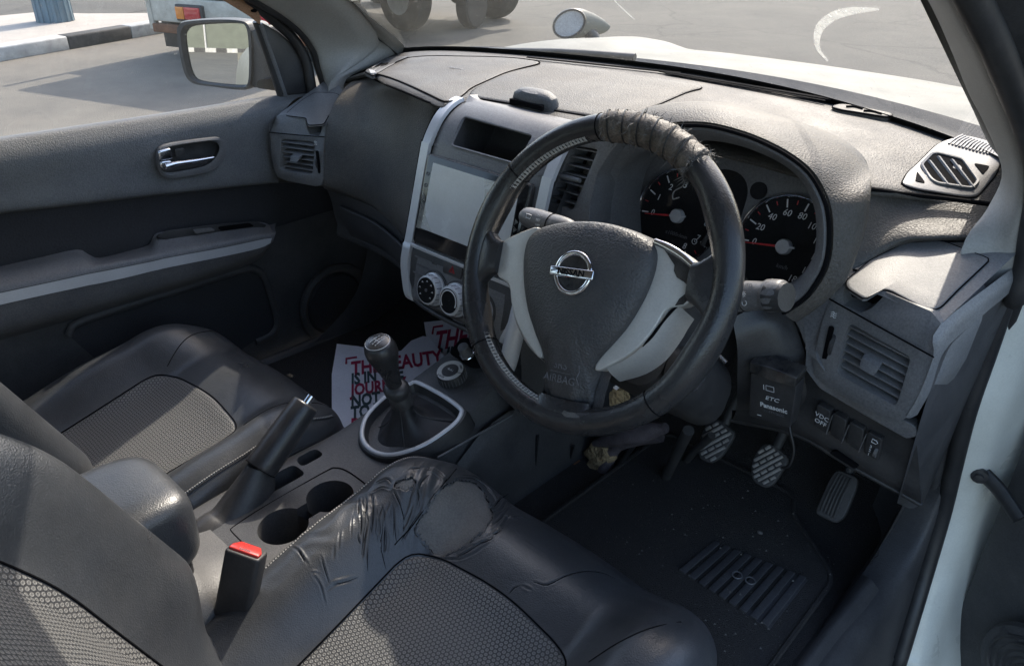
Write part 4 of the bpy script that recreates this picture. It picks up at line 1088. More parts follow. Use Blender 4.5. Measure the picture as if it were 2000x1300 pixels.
# ---- instrument cluster
GY = .335
gn = Vec((0, -cos(rad(18)), sin(rad(18))))
gy_ = Vec((0, sin(rad(18)), cos(rad(18))))
g0 = on(1430, 452, y=GY)
cl = thing('instrument_cluster', 'instrument cluster with rev counter and speedometer behind the wheel', 'gauge cluster', tuple(g0))
gf = Fr(g0, (1, 0, 0), gy_)
def ong(u, v, h=0):
    p = onp(u, v, gf.o+gf.n*h, gf.n)-gf.o
    return p.dot(gf.x), p.dot(gf.y)
prism('backing', [gf(a, b, -.02) for a, b in rrect(.42, .24, .09, 8, 0, .005)], gf.n*.006, 'black', cl)
surf_p = prism('cluster_face', [gf(a, b, -.012) for a, b in rrect(.40, .22, .09, 8, 0, .01)], gf.n*.004, 'trim', cl, .002)
dials = []
for (cu, cv), R, nums, unit, mjr, a0, da_, lab in (((1325, 422), .072, ['0', '1', '2', '3', '4', '5', '6', '7', '8'], 'x1000r/min', 8, 187, -31, 'rev counter dial'), ((1533, 482), .072, ['0', '20', '40', '60', '80', '100', '120', '140', '160', '180'], 'km/h', 9, 186, -27.0, 'speedometer dial')):
    cx, cy = ong(cu, cv, -.004)
    c = Fr(gf(cx, cy, -.008), gf.x, gf.y)
    d = lathe('dial', [(R, 0), (R, .002)], c, 'gauge', cl, 56, 20)
    d['label'] = lab
    lathe('dial_ring', [(R-.001, .002), (R+.0005, .008), (R+.003, .010), (R+.006, .006), (R+.006, 0)], c, 'chrome', d, 64, caps=False)
    for k, s in enumerate(nums):
        a = rad(a0+da_*k)
        big = len(s) > 1
        text(s, Fr(c(cos(a)*R*.68, sin(a)*R*.68, .003), gf.x, gf.y), .0138, 'white_print', d, sx=.95, shear=.2)
        tk = Fr(c(cos(a)*R*.87, sin(a)*R*.87, .003), c.x*cos(a)+c.y*sin(a), -c.x*sin(a)+c.y*cos(a))
        prism('tick', [tk(p_, q_, 0) for p_, q_ in ((-.006, -.0010), (.006, -.0010), (.006, .0010), (-.006, .0010))], tk.n*.0004, 'white_print', d)
        if k < len(nums)-1:
            a2 = a+rad(da_/2)
            tk = Fr(c(cos(a2)*R*.90, sin(a2)*R*.90, .003), c.x*cos(a2)+c.y*sin(a2), -c.x*sin(a2)+c.y*cos(a2))
            prism('tick', [tk(p_, q_, 0) for p_, q_ in ((-.003, -.0006), (.003, -.0006), (.003, .0006), (-.003, .0006))], tk.n*.0004, 'red_print', d)
    text(unit, Fr(c(.004, -R*.40, .003), gf.x, gf.y), .0088, 'grey_print', d, shear=.2)
    a = rad(a0+3)
    nf = Fr(c(0, 0, .006), c.x*cos(a)+c.y*sin(a), -c.x*sin(a)+c.y*cos(a))
    prism('needle', [nf(.010, -.0017, 0), nf(R*.84, -.0007, 0), nf(R*.84, .0007, 0), nf(.010, .0017, 0)], nf.n*.0012, 'red_print', d)
    hub = lathe('needle_hub', [(.0115, .0), (.0115, .007), (.010, .010), (0, .011)], Fr(c(0, 0, .004), c.x, c.y), 'silver', d, 28)
    prism('hub_bar', [nf(-.018, -.0013, .0065), nf(.010, -.0018, .0065), nf(.010, .0018, .0065), nf(-.018, .0013, .0065)], nf.n*.003, 'silver', d)
cx, cy = ong(1478, 372)
lathe('warning_lamp', [(.013, 0), (.013, .003)], Fr(gf(cx, cy, -.008), gf.x, gf.y), 'gauge', cl, 28)
cx, cy = ong(1405, 395)
prism('display_window', [gf(cx+a, cy+b, -.009) for a, b in rrect(.075, .10, .034, 7)], gf.n*.002, 'gauge', cl)
cx, cy = ong(1372, 478)
tube('trip_stalk', [gf(cx, cy, 0), gf(cx+.006, cy+.018, .004), gf(cx+.010, cy+.036, .004)], [.0045, .003, .0022], 'black', cl)
ci = Fr(gf(cx-.016, cy+.001, -.005), gf.x, gf.y)
tube('clock_mark', [ci(.0042*cos(a), .0042*sin(a), .003) for a in [2*pi*j/20 for j in range(20)]], .0005, 'white_print', cl, res=5, closed=True, sub=1)
tube('clock_mark', [ci(.0001, .0032, .003), ci(0, 0, .003), ci(.0026, -.001, .003)], .0005, 'white_print', cl, res=5, sub=1)
lf2 = Fr(gf.o+gf.n*.026+gf.y*.005, gf.x, gf.y*1.0+gf.n*.42)
loops('clear_lens', [[lf2(a*k, b*k, 0) for a, b in rrect(.372, .20, .09, 8)] for k in (1, .4)], 'lens', cl, cap1=True)

# ================================================================== CENTRE STACK
stack = thing('centre_stack', 'centre stack with silver side strips, open cubby and round climate knobs', 'dashboard console', (0, .15, .75))
prof = [(.300, 1.106), (.268, 1.109), (.240, 1.101), (.216, 1.084), (.198, 1.062), (.187, 1.044), (.182, 1.034), (.137, .887), (.130, .872), (.122, .845), (.113, .805), (.109, .788), (.112, .778), (.128, .771)]
def pz_(s):
    return None
cpf = crom([Vec((0, a, b)) for a, b in prof], 3)
def strip(name, x0, x1, off, m, par, i0=0, i1=None, wdn=None):
    rows_ = []
    pts = cpf[i0:i1]
    tap = 1 if name == 'side_strip' else 0
    for x in (x0, x0+(x1-x0)*.08, x0+(x1-x0)*.5, x1-(x1-x0)*.08, x1):
        ed = 1 if x in (x0, x1) else 0
        r_ = []
        for k, p in enumerate(pts):
            a, b = pts[max(0, k-1)], pts[min(len(pts)-1, k+1)]
            t_ = (b-a).normalized()
            n = Vec((0, t_.z, -t_.y))
            if n.y > 0: n = -n
            kx = 1-tap*.17*max(0, min(1, (.845-p.z)/.07))**1.5
            r_.append(Vec((x*kx, p.y, p.z))+n*(off-(.006 if ed else 0)))
        rows_.append(r_)
    return skin(name, rows_, m, par)
face = strip('fascia_face', -.1285, .1285, 0, 'trim', stack)
cubp0, cubn = Vec((0, .2145, 1.078)), Vec((0, -.72, .69)).normalized()
cub_px = [(908, 228), (1044, 266), (1012, 322), (882, 285)]
md2 = face.modifiers.new('thick', 'SOLIDIFY'); md2.thickness = .004; md2.offset = 0
bake(face)
cq = [onp(u, v, cubp0, cubn) for u, v in cub_px]
cqr = rpoly(cq, .008, 4)
cut(face, prism('cutter', [p+cubn*.04 for p in cqr], -cubn*.075, 'hole', None))
cavity = loops('cubby', [[p+cubn*.002 for p in cqr], [p-cubn*.004 for p in cqr], [p+Vec((0, .075, -.03)) for p in cqr]], 'dark', stack, cap1=True)
tube('cubby_rim', [p+cubn*.0012 for p in cqr], .0022, 'trim', cavity, res=6, closed=True, sub=1)
for s in (-1, 1):
    st = strip('side_strip', s*.130, s*.153, .004, 'silver', stack, 3)
# passenger-side edge recess beside the strip
tube('edge_gap', [Vec((-.157, p.y+.006, p.z)) for p in cpf[6:26]], .005, 'hole', stack, res=6, sub=1)
prism('side_vent', [Vec((-.158, .215, 1.035)), Vec((-.158, .185, .965)), Vec((-.190, .215, .955)), Vec((-.186, .240, 1.03))], (.0, -.006, .0), 'hole', stack, .002)
tube('side_vent_rim', [Vec((-.160, .222, 1.05)), Vec((-.182, .232, 1.035)), Vec((-.194, .205, .965)), Vec((-.186, .185, .938)), Vec((-.160, .165, .935))], .005, 'trim', stack)
# lower controls
lp0, lpn = Vec((0, .122, .84)), Vec((0, -.976, .22)).normalized()
lpf = Fr(lp0, (1, 0, 0), (0, .22, .976))
def onl(u, v, h=0):
    p = onp(u, v, lp0+lpn*h, lpn)-lp0
    return p.x, p.dot(lpf.y)
def L3(u, v, h=0): return onp(u, v, lp0+lpn*h, lpn)
ctrl = prism('control_panel', rpoly([lpf(-.127, .032, -.002), lpf(.127, .032, -.002), lpf(.127, -.030, -.002), lpf(.095, -.062, -.002), lpf(-.095, -.062, -.002), lpf(-.125, -.030, -.002)], .01), lpf.n*.0045, 'black', stack, .0015)
prism('silver_bar', [lpf(a, b, -.001) for a, b in ((-.131, .040), (.131, .040), (.131, .033), (-.131, .033))], lpf.n*.006, 'silver', stack, .001)
for x0, x1 in ((-.115, -.068), (-.055, -.012)):
    for yy in (.020, -.010):
        prism('slot_line', [lpf(a, b, .003) for a, b in ((x0, yy-.0012), (x1, yy-.0012), (x1, yy+.0012), (x0, yy+.0012))], lpf.n*.0015, 'trim', ctrl)
hz = Fr(L3(884, 527, .004), lpf.x, lpf.y)
prism('hazard_button', [Fr(hz.o, lpf.x, lpf.y)(a, b, -.002) for a, b in rrect(.046, .022, .003, 3)], lpf.n*.003, 'black', ctrl, .0008)
for r in (.0078, .0042):
    tube('hazard_mark', [hz(r*cos(a), r*sin(a)-.001, .0016) for a in (rad(90), rad(210), rad(330))], .0006, 'red_print', ctrl, res=5, closed=True, sub=1)
text('PASS AIR BAG', Fr(lpf(-.09, .006, .0036), lpf.x, lpf.y), .0055, 'grey_print', ctrl)
def knob(cu, cv, x=None, marks=True):
    if x is None: x, y = onl(cu, cv, .018)
    else: y = kpos[0][1]
    kf = Fr(lpf(x, y, .003), lpf.x, lpf.y)
    kpos.append((x, y))
    seg = 48
    prof_ = [(.0300, 0), (.0295, .006), (.0272, .007), (.0268, .016), (.0255, .0195), (.0228, .0205)]
    k = lathe('climate_knob', prof_, kf, 'silver', stack, seg)
    lathe('knob_base', [(.034, -.002), (.0335, .002), (.031, .0025)], kf, 'black', k, seg)
    lathe('knob_face', [(.0228, .019), (.0226, .0212), (.0, .0205)], kf, 'gauge', k, seg)
    for j in range(16):
        a = 2*pi*j/16
        t1, t2 = kf(.0272*cos(a), .0272*sin(a), .009), kf(.0262*cos(a), .0262*sin(a), .0188)
        tube('grip_groove', [t1, t2], .0006, 'black', k, res=5, sub=1)
    for j in range(7):
        a = rad(-40+43*j)
        if marks:
            tube('fan_mark', [kf(.0165*cos(a)+dx, .0165*sin(a)+dy, .0215) for dx, dy in ((-.0018, -.001), (.0, .0015), (.0018, -.0008))], .0005, 'white_print', k, res=5, sub=1)
    if not marks:
        tube('temperature_arc', [kf(.0185*cos(a), .0185*sin(a), .0214) for a in [rad(-20+22*j) for j in range(12)]], .0011, 'white_print', k, res=6)
        tube('knob_ring', [kf(.0222*cos(2*pi*j/40), .0222*sin(2*pi*j/40), .0212) for j in range(40)], .0007, 'silver', k, res=5, closed=True, sub=1)
    else:
        lathe('centre_mark', [(.003, .0205), (.0028, .0218), (0, .0218)], kf, 'grey_print', k, 16)
    return k
kpos = []
knob(837, 566); knob(881, 587, None, False)
kd_ = kpos[1][0]-kpos[0][0]
knob(0, 0, kpos[1][0]+kd_)
tube('stack_bottom_edge', [Vec((-.135, .120, .792)), Vec((-.10, .112, .776)), Vec((0, .108, .770)), Vec((.10, .112, .776)), Vec((.135, .120, .792))], .005, 'black', stack, res=8)
surf('stack_side', [[(-.153, .24, 1.06), (-.153, .18, .97), (-.153, .14, .88), (-.147, .126, .815), (-.130, .128, .78)], [(-.157, .32, 1.04), (-.157, .26, .97), (-.156, .22, .88), (-.150, .20, .815), (-.134, .20, .775)]], 'dark', stack, 3)
surf('stack_side', [[(.153, .24, 1.06), (.153, .18, .97), (.153, .14, .88), (.150, .118, .79), (.146, .125, .70), (.12, .13, .62)], [(.157, .32, 1.04), (.157, .26, .97), (.156, .22, .88), (.153, .20, .79), (.150, .20, .69), (.125, .2, .60)]], 'dark', stack, 3)
# long silver leg of the frame beside the column
sp_ = [on(a, b, y=c) for a, b, c in ((955, 430, .125), (957, 520, .122), (982, 560, .112), (985, 600, .105), (990, 640, .095), (1006, 672, .085))]
tube('frame_leg', [Vec((.142, .140, .885)), Vec((.142, .122, .83)), Vec((.141, .108, .785)), Vec((.138, .100, .75)), Vec((.133, .092, .722))], [.016, .016, .0155, .015, .012], 'silver', stack, res=14, flat=((1, 0, 0), 1))
# ---- head unit
hu0, hud = Vec((0, .17, 1.034)), Vec((0, .125, .887))-Vec((0, .17, 1.034))
hn = Vec((0, -.956, .293)).normalized()
huf = Fr((hu0+hu0+hud)/2, (1, 0, 0), -hud)
H2 = hud.length/2
hunit = thing('touchscreen', 'large glossy touchscreen head unit with a peeling film in the dash', 'car stereo', tuple(huf.o))
prism('screen_body', [huf(a, b, -.012) for a, b in rrect(.244, 2*H2+.004, .008, 4)], hn*.012, 'piano', hunit, .0015)
prism('screen_glass', [huf(a, b, -.001) for a, b in rrect(.240, 2*H2, .007, 4)], hn*.0022, 'screen', hunit, .0006)
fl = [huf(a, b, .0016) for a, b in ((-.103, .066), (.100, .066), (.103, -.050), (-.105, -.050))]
mesh('display', fl, [(0, 1, 2, 3)], 'screen_reflection', hunit, None)
bub = [huf(a, b, .002) for a, b in ((-.105, -.050), (-.098, -.02), (-.112, .012), (-.115, .03), (-.117, -.05))]
mesh('film_edge', bub, [tuple(range(5))], 'smear', hunit, None)
bub = [huf(a, b, .002) for a, b in ((-.108, -.015), (-.090, -.035), (-.075, -.0495), (-.118, -.052))]
mesh('film_edge', bub, [tuple(range(4))], 'smear', hunit, None)
for pts in (((.022, .066), (.050, .067), (.026, .052)), ((.028, .05), (.052, .055), (.034, .022)), ((.06, .066), (.10, .066), (.10, .056)), ((.034, .02), (.05, .01), (.06, .05))):
    mesh('film_crack', [huf(a, b, .0021) for a, b in pts], [(0, 1, 2)], 'smear', hunit, None)
for k in range(5):
    tube('touch_key', [huf(-.1115+.003*cos(2*pi*j/10), .045-.02*k+.003*sin(2*pi*j/10), .0019) for j in range(10)], .0005, 'grey_print', hunit, res=5, closed=True, sub=1)
prism('card_slot', [huf(.108+a, b+.02, .001) for a, b in rrect(.010, .05, .003, 3)], hn*.001, 'hole', hunit)
for k in range(4):
    mesh('peel_shard', [huf(.104+.004*random.random(), .02-.012*k, .0024), huf(.113, .016-.012*k, .0024), huf(.106, .010-.012*k, .0026)], [(0, 1, 2)], 'smear', hunit, None)
# ---- driver's centre vent panel between the stack and the instrument hood
vpn = Vec((-.10, -.98, .17)).normalized()
vp0 = on(1118, 345, y=.215)
vpf = Fr(vp0, Vec((0, 0, 1)).cross(-vpn)*-1, (0, 0, 1))
vpf = Fr(vp0, (.98, -.10, 0), (0, .17, .98))
def VP(u, v, h=0): return onp(u, v, vp0+vpf.n*h, vpf.n)
vpan = prism('vent_panel', rpoly([VP(*q) for q in ((1098, 262), (1150, 252), (1215, 270), (1190, 300), (1165, 340), (1152, 400), (1148, 470), (1030, 460), (1045, 400), (1075, 320))], .006, 3), vpf.n*-.05, 'trim', dash, 0)
vq = [(1119, 284), (1168, 292), (1118, 411), (1071, 393)]
vqr = rpoly([VP(*q) for q in vq], .006, 3)
cut(vpan, prism('cutter', [p+vpf.n*.02 for p in vqr], vpf.n*-.062, 'hole', None))
bevel(vpan, .003, 2, 40)
prism('vent_back', [VP(*q, -.040) for q in ((1100, 270), (1190, 280), (1140, 425), (1050, 405))], vpf.n*-.003, 'hole', vpan)
for k in range(7):
    t_ = (k+.4)/7.0
    a = VP(1119+(1071-1119)*t_, 284+(393-284)*t_, -.004); b = VP(1168+(1118-1168)*t_, 292+(411-292)*t_, -.004)
    d_ = (b-a)*.04
    prism('vent_slat', [a-d_, b+d_, b+d_-vpf.n*.020+Vec((0, 0, .001)), a-d_-vpf.n*.020+Vec((0, 0, .001))], (0, 0, .0024), 'trim', vpan, .0007, 2)
a, b = VP(1092, 343, .003), VP(1133, 353, .003)
tube('vent_tab', [a, a.lerp(b, .5), b], [.0035, .0045, .0035], 'pod', vpan, res=10)
# ---- panels below the wheel on the driver's side
km = [(1535, 600), (1560, 590), (1600, 560), (1640, 533), (1628, 580), (1598, 660), (1596, 700), (1620, 735), (1700, 788), (1788, 832), (1792, 852), (1770, 857), (1690, 812), (1600, 758), (1572, 720), (1574, 680), (1560, 640)]
kq = [on(a, b, y=.262+(.0 if b < 700 else -.02)) for a, b in km]
prism('knee_frame', rpoly(kq, .004, 2), (0, .02, 0), 'trim', dash, .004)
surf('column_surround', [[on(1430, 620, y=.20), on(1500, 592, y=.245), on(1545, 612, y=.27)], [on(1440, 680, y=.20), on(1510, 640, y=.235), on(1572, 690, y=.27)], [on(1440, 740, y=.225), on(1520, 720, y=.24), on(1572, 745, y=.27)], [on(1440, 800, y=.27), on(1520, 800, y=.27), on(1590, 800, y=.28)]], 'black', dash, 5)
lowp = [[on(1450, 690, y=.275), on(1560, 715, y=.272), on(1660, 788, y=.262), on(1790, 862, y=.258)], [on(1450, 760, y=.285), on(1555, 780, y=.275), on(1655, 840, y=.265), on(1795, 915, y=.262)], [on(1430, 820, y=.30), on(1555, 848, y=.28), on(1655, 905, y=.275), on(1800, 985, y=.28)], [on(1430, 800, y=.42), on(1555, 825, y=.42), on(1655, 880, y=.42), on(1800, 950, y=.42)]]
surf('knee_panel', lowp, 'black', dash, 6)
tube('knee_edge', lowp[2], .004, 'black', dash)
prism('pull_recess', rpoly([on(a, b, y=.262) for a, b in ((1622, 880), (1634, 876), (1680, 908), (1672, 912))], .004), (0, -.006, 0), 'hole', dash)
for k, (a, b) in enumerate((((1596, 788), (1622, 803)), ((1627, 805), (1653, 821)), ((1659, 822), (1687, 839)), ((1694, 842), (1723, 858)))):
    q = [on(a[0], a[1], y=.252), on(b[0], b[1], y=.250), on(b[0]-8, b[1]+44, y=.256), on(a[0]-7, a[1]+42, y=.258)]
    o = prism('switch_blank' if k in (1, 2) else 'dash_switch', rpoly(q, .003, 2), (0, .014, 0), 'black', dash, .0015)
    ff = Fr((q[0]+q[1]+q[2]+q[3])/4+Vec((0, -.0016, 0)), q[1]-q[0], q[0]-q[3])
    if k == 0:
        o['label'] = 'stability control off switch'
        text('VDC', Fr(ff(0, .004, 0), ff.x, ff.y), .0105, 'white_print', o)
        text('OFF', Fr(ff(0, -.007, 0), ff.x, ff.y), .0105, 'white_print', o)
    if k == 3:
        o['label'] = 'headlamp levelling switch'
        tube('lamp_mark', [ff(-.003, .014, 0), ff(.003, .014, 0), ff(.005, .011, 0), ff(.003, .008, 0), ff(-.003, .008, 0)], .0006, 'white_print', o, res=5, closed=True, sub=1)
        for j, s in enumerate('321'): text(s, Fr(ff(-.002, -.001-.007*j, 0), ff.x, ff.y), .007, 'white_print', o)
        lathe('level_wheel', [(.010, -.002), (.010, .002), (.0, .002)], Fr(ff(.006, -.008, -.007), ff.y*0+ff.n, ff.y), 'trim', o, 24)
    else:
        tube('switch_edge', [ff(.0135, .018, .0005), ff(.0125, -.020, .0005)], .0007, 'trim', o, res=5, sub=1)
# toll card reader hanging below the dash
e4 = [on(1466, 728, y=.215), on(1556, 752, y=.213), on(1543, 836, y=.222), on(1462, 812, y=.224)]
ef = Fr(sum(e4, Vec())/4, e4[1]-e4[0], e4[0]-e4[3])
etc = thing('toll_card_reader', 'black toll card reader with white print fixed below the dash', 'card reader', tuple(ef.o))
prism('reader_body', rpoly(e4, .003, 2), (0, .024, .004), 'black', etc, .0015)
e5 = [on(1463, 706, y=.208), on(1500, 717, y=.205), on(1530, 728, y=.205), on(1556, 738, y=.207), on(1552, 758, y=.209), on(1524, 748, y=.203), on(1500, 740, y=.203), on(1462, 727, y=.209)]
prism('reader_lid', e5, (0, .03, .006), 'piano', etc, .002)
text('ETC', Fr(ef(.002, .004, .0012), ef.x, ef.y), .009, 'white_print', etc, sx=1.3, shear=.25)
text('Panasonic', Fr(ef(.004, -.010, .0012), ef.x, ef.y), .0105, 'white_print', etc, bold=.0002)
text('CY-ET912KDZ', Fr(ef(.004, -.019, .0012), ef.x, ef.y), .005, 'grey_print', etc)
tube('card_mark', [ef(a, b+.021, .0012) for a, b in ((-.006, -.004), (.006, -.004), (.006, .004), (-.006, .004))], .0005, 'white_print', etc, res=5, closed=True, sub=1)
tube('card_mark', [ef(-.0095, .025, .0012), ef(-.0095, .017, .0012)], .0005, 'white_print', etc, res=5, sub=1)
tube('status_mark', [ef(-.022, -.030, .0012), ef(-.016, -.030, .0012)], .0006, 'white_print', etc, res=5, sub=1)
tube('reader_cable', [ef(.020, -.034, -.01), ef(.026, -.05, -.004), ef(.032, -.075, .0), ef(.027, -.10, .005), ef(.015, -.11, .004)], .0022, 'wire', etc)

# ================================================================== STEERING
W = Vec((.37, 0, 1.02)); TL = .471248; RO = rad(10.5)
wn = Vec((0, -cos(TL), sin(TL))); ex0 = Vec((1, 0, 0)); ey0 = Vec((0, sin(TL), cos(TL)))
wx, wy = ex0*cos(RO)+ey0*sin(RO), ey0*cos(RO)-ex0*sin(RO)
wf = Fr(W, wx, wy)
colm2 = thing('steering_column', 'dark steering column with wiper and lamp stalks behind the wheel', 'steering column', tuple(wf(0, 0, -.2)))
c0 = Fr(W, ex0, ey0)
loops('column_shroud', [[c0(a*k, b*k-.012+dy, h) for a, b in rrect(.150, .135, .045, 6)] for h, k, dy in ((-.062, .62, 0), (-.066, .9, 0), (-.078, 1.0, 0), (-.15, 1.08, -.006), (-.26, 1.1, -.02), (-.34, 1.0, -.03))], 'black', colm2, cap0=True)
loops('lower_shroud', [[c0(a*k+.02, b*k-.07+dy, h) for a, b in rrect(.165, .10, .04, 6)] for h, k, dy in ((-.075, .7, .01), (-.085, .95, 0), (-.17, 1.05, -.02), (-.30, 1.05, -.05))], 'black', colm2, cap0=True)
lathe('ignition_barrel', [(.026, 0), (.026, .03), (.022, .034), (.020, .028), (0, .028)], Fr(c0(.105, -.075, -.10), (0, .5, .86), Vec((.8, 0, 0)).cross((0, .5, .86))), 'black', colm2, 24)
tube('key_blade', [on(1400, 690, y=.10), on(1418, 708, y=.10)], .003, 'chrome', colm2, sub=1)
# wiper stalk (near the centre), lamp stalk (towards the door)
s0, s1 = on(1022, 421, y=.085), on(1120, 452, y=.075)
ws_ = tube('wiper_stalk', [s0, s0.lerp(s1, .12), s0.lerp(s1, .55), s1, s1.lerp(c0(-.03, 0, -.12), .6)], [.009, .0145, .0155, .0125, .012], 'trim', colm2, res=18)
ws_['label'] = 'wiper stalk with white markings'
tube('stalk_ring', [s0.lerp(s1, .60), s0.lerp(s1, .615)], .0165, 'hole', ws_, res=18, sub=1)
tube('stalk_ring', [s0.lerp(s1, .74), s0.lerp(s1, .78)], .0155, 'silver', ws_, res=18, sub=1)
sd = (s1-s0).normalized()
sv = (CAM-s0.lerp(s1, .3)).normalized(); sv = (sv-sd*sv.dot(sd)).normalized()
sfr = Fr(s0.lerp(s1, .3)+sv*.0156, sd, sv.cross(sd))
tube('wash_mark', [sfr(a-.004, b+.001, 0) for a, b in ((-.004, -.0025), (.004, -.0025), (.0055, .003), (-.0055, .003))], .0006, 'white_print', ws_, res=5, closed=True, sub=1)
for k, s in enumerate(('OFF', 'INT', 'ON')):
    text(s, Fr(sfr(.015+.001*k, .006-.006*k, -.0012*abs(k-1)), sfr.x, sfr.y), .0052, 'white_print', ws_)
t0, t1 = on(1534, 577, y=.07), on(1430, 578, y=.075)
ls_ = tube('lamp_stalk', [t0, t0.lerp(t1, .05), t0.lerp(t1, .30), t0.lerp(t1, .34), t0.lerp(t1, .62), t1, t1.lerp(c0(.02, 0, -.12), .6)], [.012, .0175, .0190, .0165, .0175, .0185, .014], 'trim', colm2, res=20)
ls_['label'] = 'lamp stalk with twist end'
tube('twist_grip', [t0.lerp(t1, .02)+Vec((.004, -.002, 0)), t0.lerp(t1, .26)], [.0165, .0195], 'black', ls_, res=12, sub=1)
tube('stalk_ring', [t0.lerp(t1, .70), t0.lerp(t1, .72)], .0188, 'hole', ls_, res=20, sub=1)
td = (t0-t1).normalized()
tv = (CAM-t0.lerp(t1, .5)).normalized(); tv = (tv-td*tv.dot(td)).normalized()
tfr = Fr(t0.lerp(t1, .56)+tv*.0180, td, tv.cross(td))
text('AUTO', Fr(tfr(-.002, .012, -.005), tfr.x, tfr.y), .0055, 'grey_print', ls_)
for a in range(4):
    tube('lamp_mark', [tfr(-.003+.0035*cos(pi*a/4), .002+.0035*sin(pi*a/4), .0002), tfr(-.003-.0035*cos(pi*a/4), .002-.0035*sin(pi*a/4), .0002)], .0004, 'white_print', ls_, res=4, sub=1)
tube('lamp_mark', [tfr(-.003+.003*cos(2*pi*j/10), -.008+.003*sin(2*pi*j/10), -.002) for j in range(10)], .0005, 'white_print', ls_, res=4, closed=True, sub=1)

wheel = thing('steering_wheel', 'worn black leather steering wheel with a frayed bound patch on its top', 'steering wheel', tuple(W))
RM = .1827
def rimp(a, r=RM, h=0): return wf(r*cos(a), r*sin(a), h)
def rsec(a, m0=.0167, wob=0):
    """section of the rim at angle a (wheel turned frame)"""
    d = abs((a-rad(0)+pi) % (2*pi)-pi), abs((a-pi+pi) % (2*pi)-pi)
    g = max(math.exp(-((d[0]-rad(24))/rad(13))**2), math.exp(-((d[1]-rad(24))/rad(13))**2))
    rr_ = m0+.0022*g
    c = Vec((cos(a), sin(a), 0))
    out = []
    for j in range(20):
        t_ = 2*pi*j/20
        rad_ = rr_*(1+.0*cos(2*t_))
        r = RM+rad_*cos(t_)*1.0-.002*g
        out.append(wf(r*cos(a), r*sin(a), rad_*sin(t_)*1.08))
    return out
NR = 180
rimo = loops('rim', [rsec(2*pi*k/NR) for k in range(NR)]+[rsec(0)], 'rim', wheel, angle=60)
for a in (149-10.5, 229-10.5, 322-10.5, 106-10.5):
    s = rsec(rad(a))
    c = rimp(rad(a))
    tube('rim_seam', [c+(p-c)*1.005 for p in s], .0009, 'hole', wheel, res=5, closed=True, sub=1)
# cross-stitching along the inner edge of the passenger half
for k in range(92):
    a = rad(112-10.5+k*1.72)
    if 168 < math.degrees(a) < 196: continue
    a2 = a+rad(.9)
    tt = rad(180-28)
    def q(a, t_, m=.0176): return wf((RM+m*cos(t_))*cos(a), (RM+m*cos(t_))*sin(a), m*1.08*sin(t_))
    for u_ in (1, -1):
        tube('stitch', [q(a, tt+rad(11)*u_), q(a2, tt-rad(11)*u_)], .0012, 'stitch', rimo, res=4, sub=1)
# frayed binding
w0, w1 = 59-10.5, 104-10.5
ws_l = []
for k in range(61):
    a = rad(w1+(w0-w1)*k/60)
    ph = (k % 10)/10
    rr_ = .0184+.0018*ph+(.0003*math.sin(k*2.1))
    sec = []
    for j in range(28):
        t_ = 2*pi*j/28
        m_ = rr_+.0003*math.sin(5*t_+k*.35)+.0003*random.uniform(-1, 1)
        if k in (0, 60): m_ = .0174
        sec.append(wf((RM+m_*cos(t_))*cos(a), (RM+m_*cos(t_))*sin(a), m_*1.08*sin(t_)))
    ws_l.append(sec)
wrap = loops('frayed_binding', ws_l, 'wrap', wheel, angle=40)
wrap['label'] = 'frayed grey-brown binding wound round the top of the rim'
for k in range(7):
    a0_ = w1-2-(w1-w0-3)*k/6.0
    pts = []
    for j in range(24):
        t_ = 2*pi*j/24
        a = rad(a0_-3.0*sin(t_-.6)*.8)
        m_ = .0202+.0003*math.sin(3*t_+k)
        pts.append(wf((RM+m_*cos(t_))*cos(a), (RM+m_*cos(t_))*sin(a), m_*1.08*sin(t_)))
    tube('binding_thread', pts, .0009, 'wire', wrap, res=5, closed=True, sub=1)
fr_v, fr_f = [], []
for k in range(700):
    a = rad(random.uniform(w0-.5, w1+.5)); t_ = random.uniform(0, 2*pi)
    if random.random() < .35: a = rad(w0+random.uniform(-1.2, .4))
    m_ = .0196
    p = wf((RM+m_*cos(t_))*cos(a), (RM+m_*cos(t_))*sin(a), m_*1.08*sin(t_))
    n_ = (p-rimp(a)).normalized()
    tv_ = Vec((random.uniform(-1, 1), random.uniform(-1, 1), random.uniform(-1, 1)))
    l = random.uniform(.004, .011)
    q1 = p+n_*random.uniform(.0005, .0024)+tv_*l*.4; q2 = p+n_*random.uniform(-.0005, .0035)+tv_*l
    sdv = n_.cross(tv_).normalized()*.00045
    b = len(fr_v)
    fr_v += [p-sdv, p+sdv, q1+sdv, q1-sdv, q2]
    fr_f += [(b, b+1, b+2, b+3), (b+3, b+2, b+4)]
stuff(mesh('loose_fibres', fr_v, fr_f, 'foam', wrap, None))
hx_ = on(1355, 345, y=.0)
tube('loose_thread', [rimp(rad(w0-1), RM-.019, .004), rimp(rad(w0-2.5), RM-.026, .004), rimp(rad(w0-2), RM-.037, .006), rimp(rad(w0-4.5), RM-.043, .006), rimp(rad(w0-6), RM-.036, .006)], .0008, 'foam', wrap, res=5)
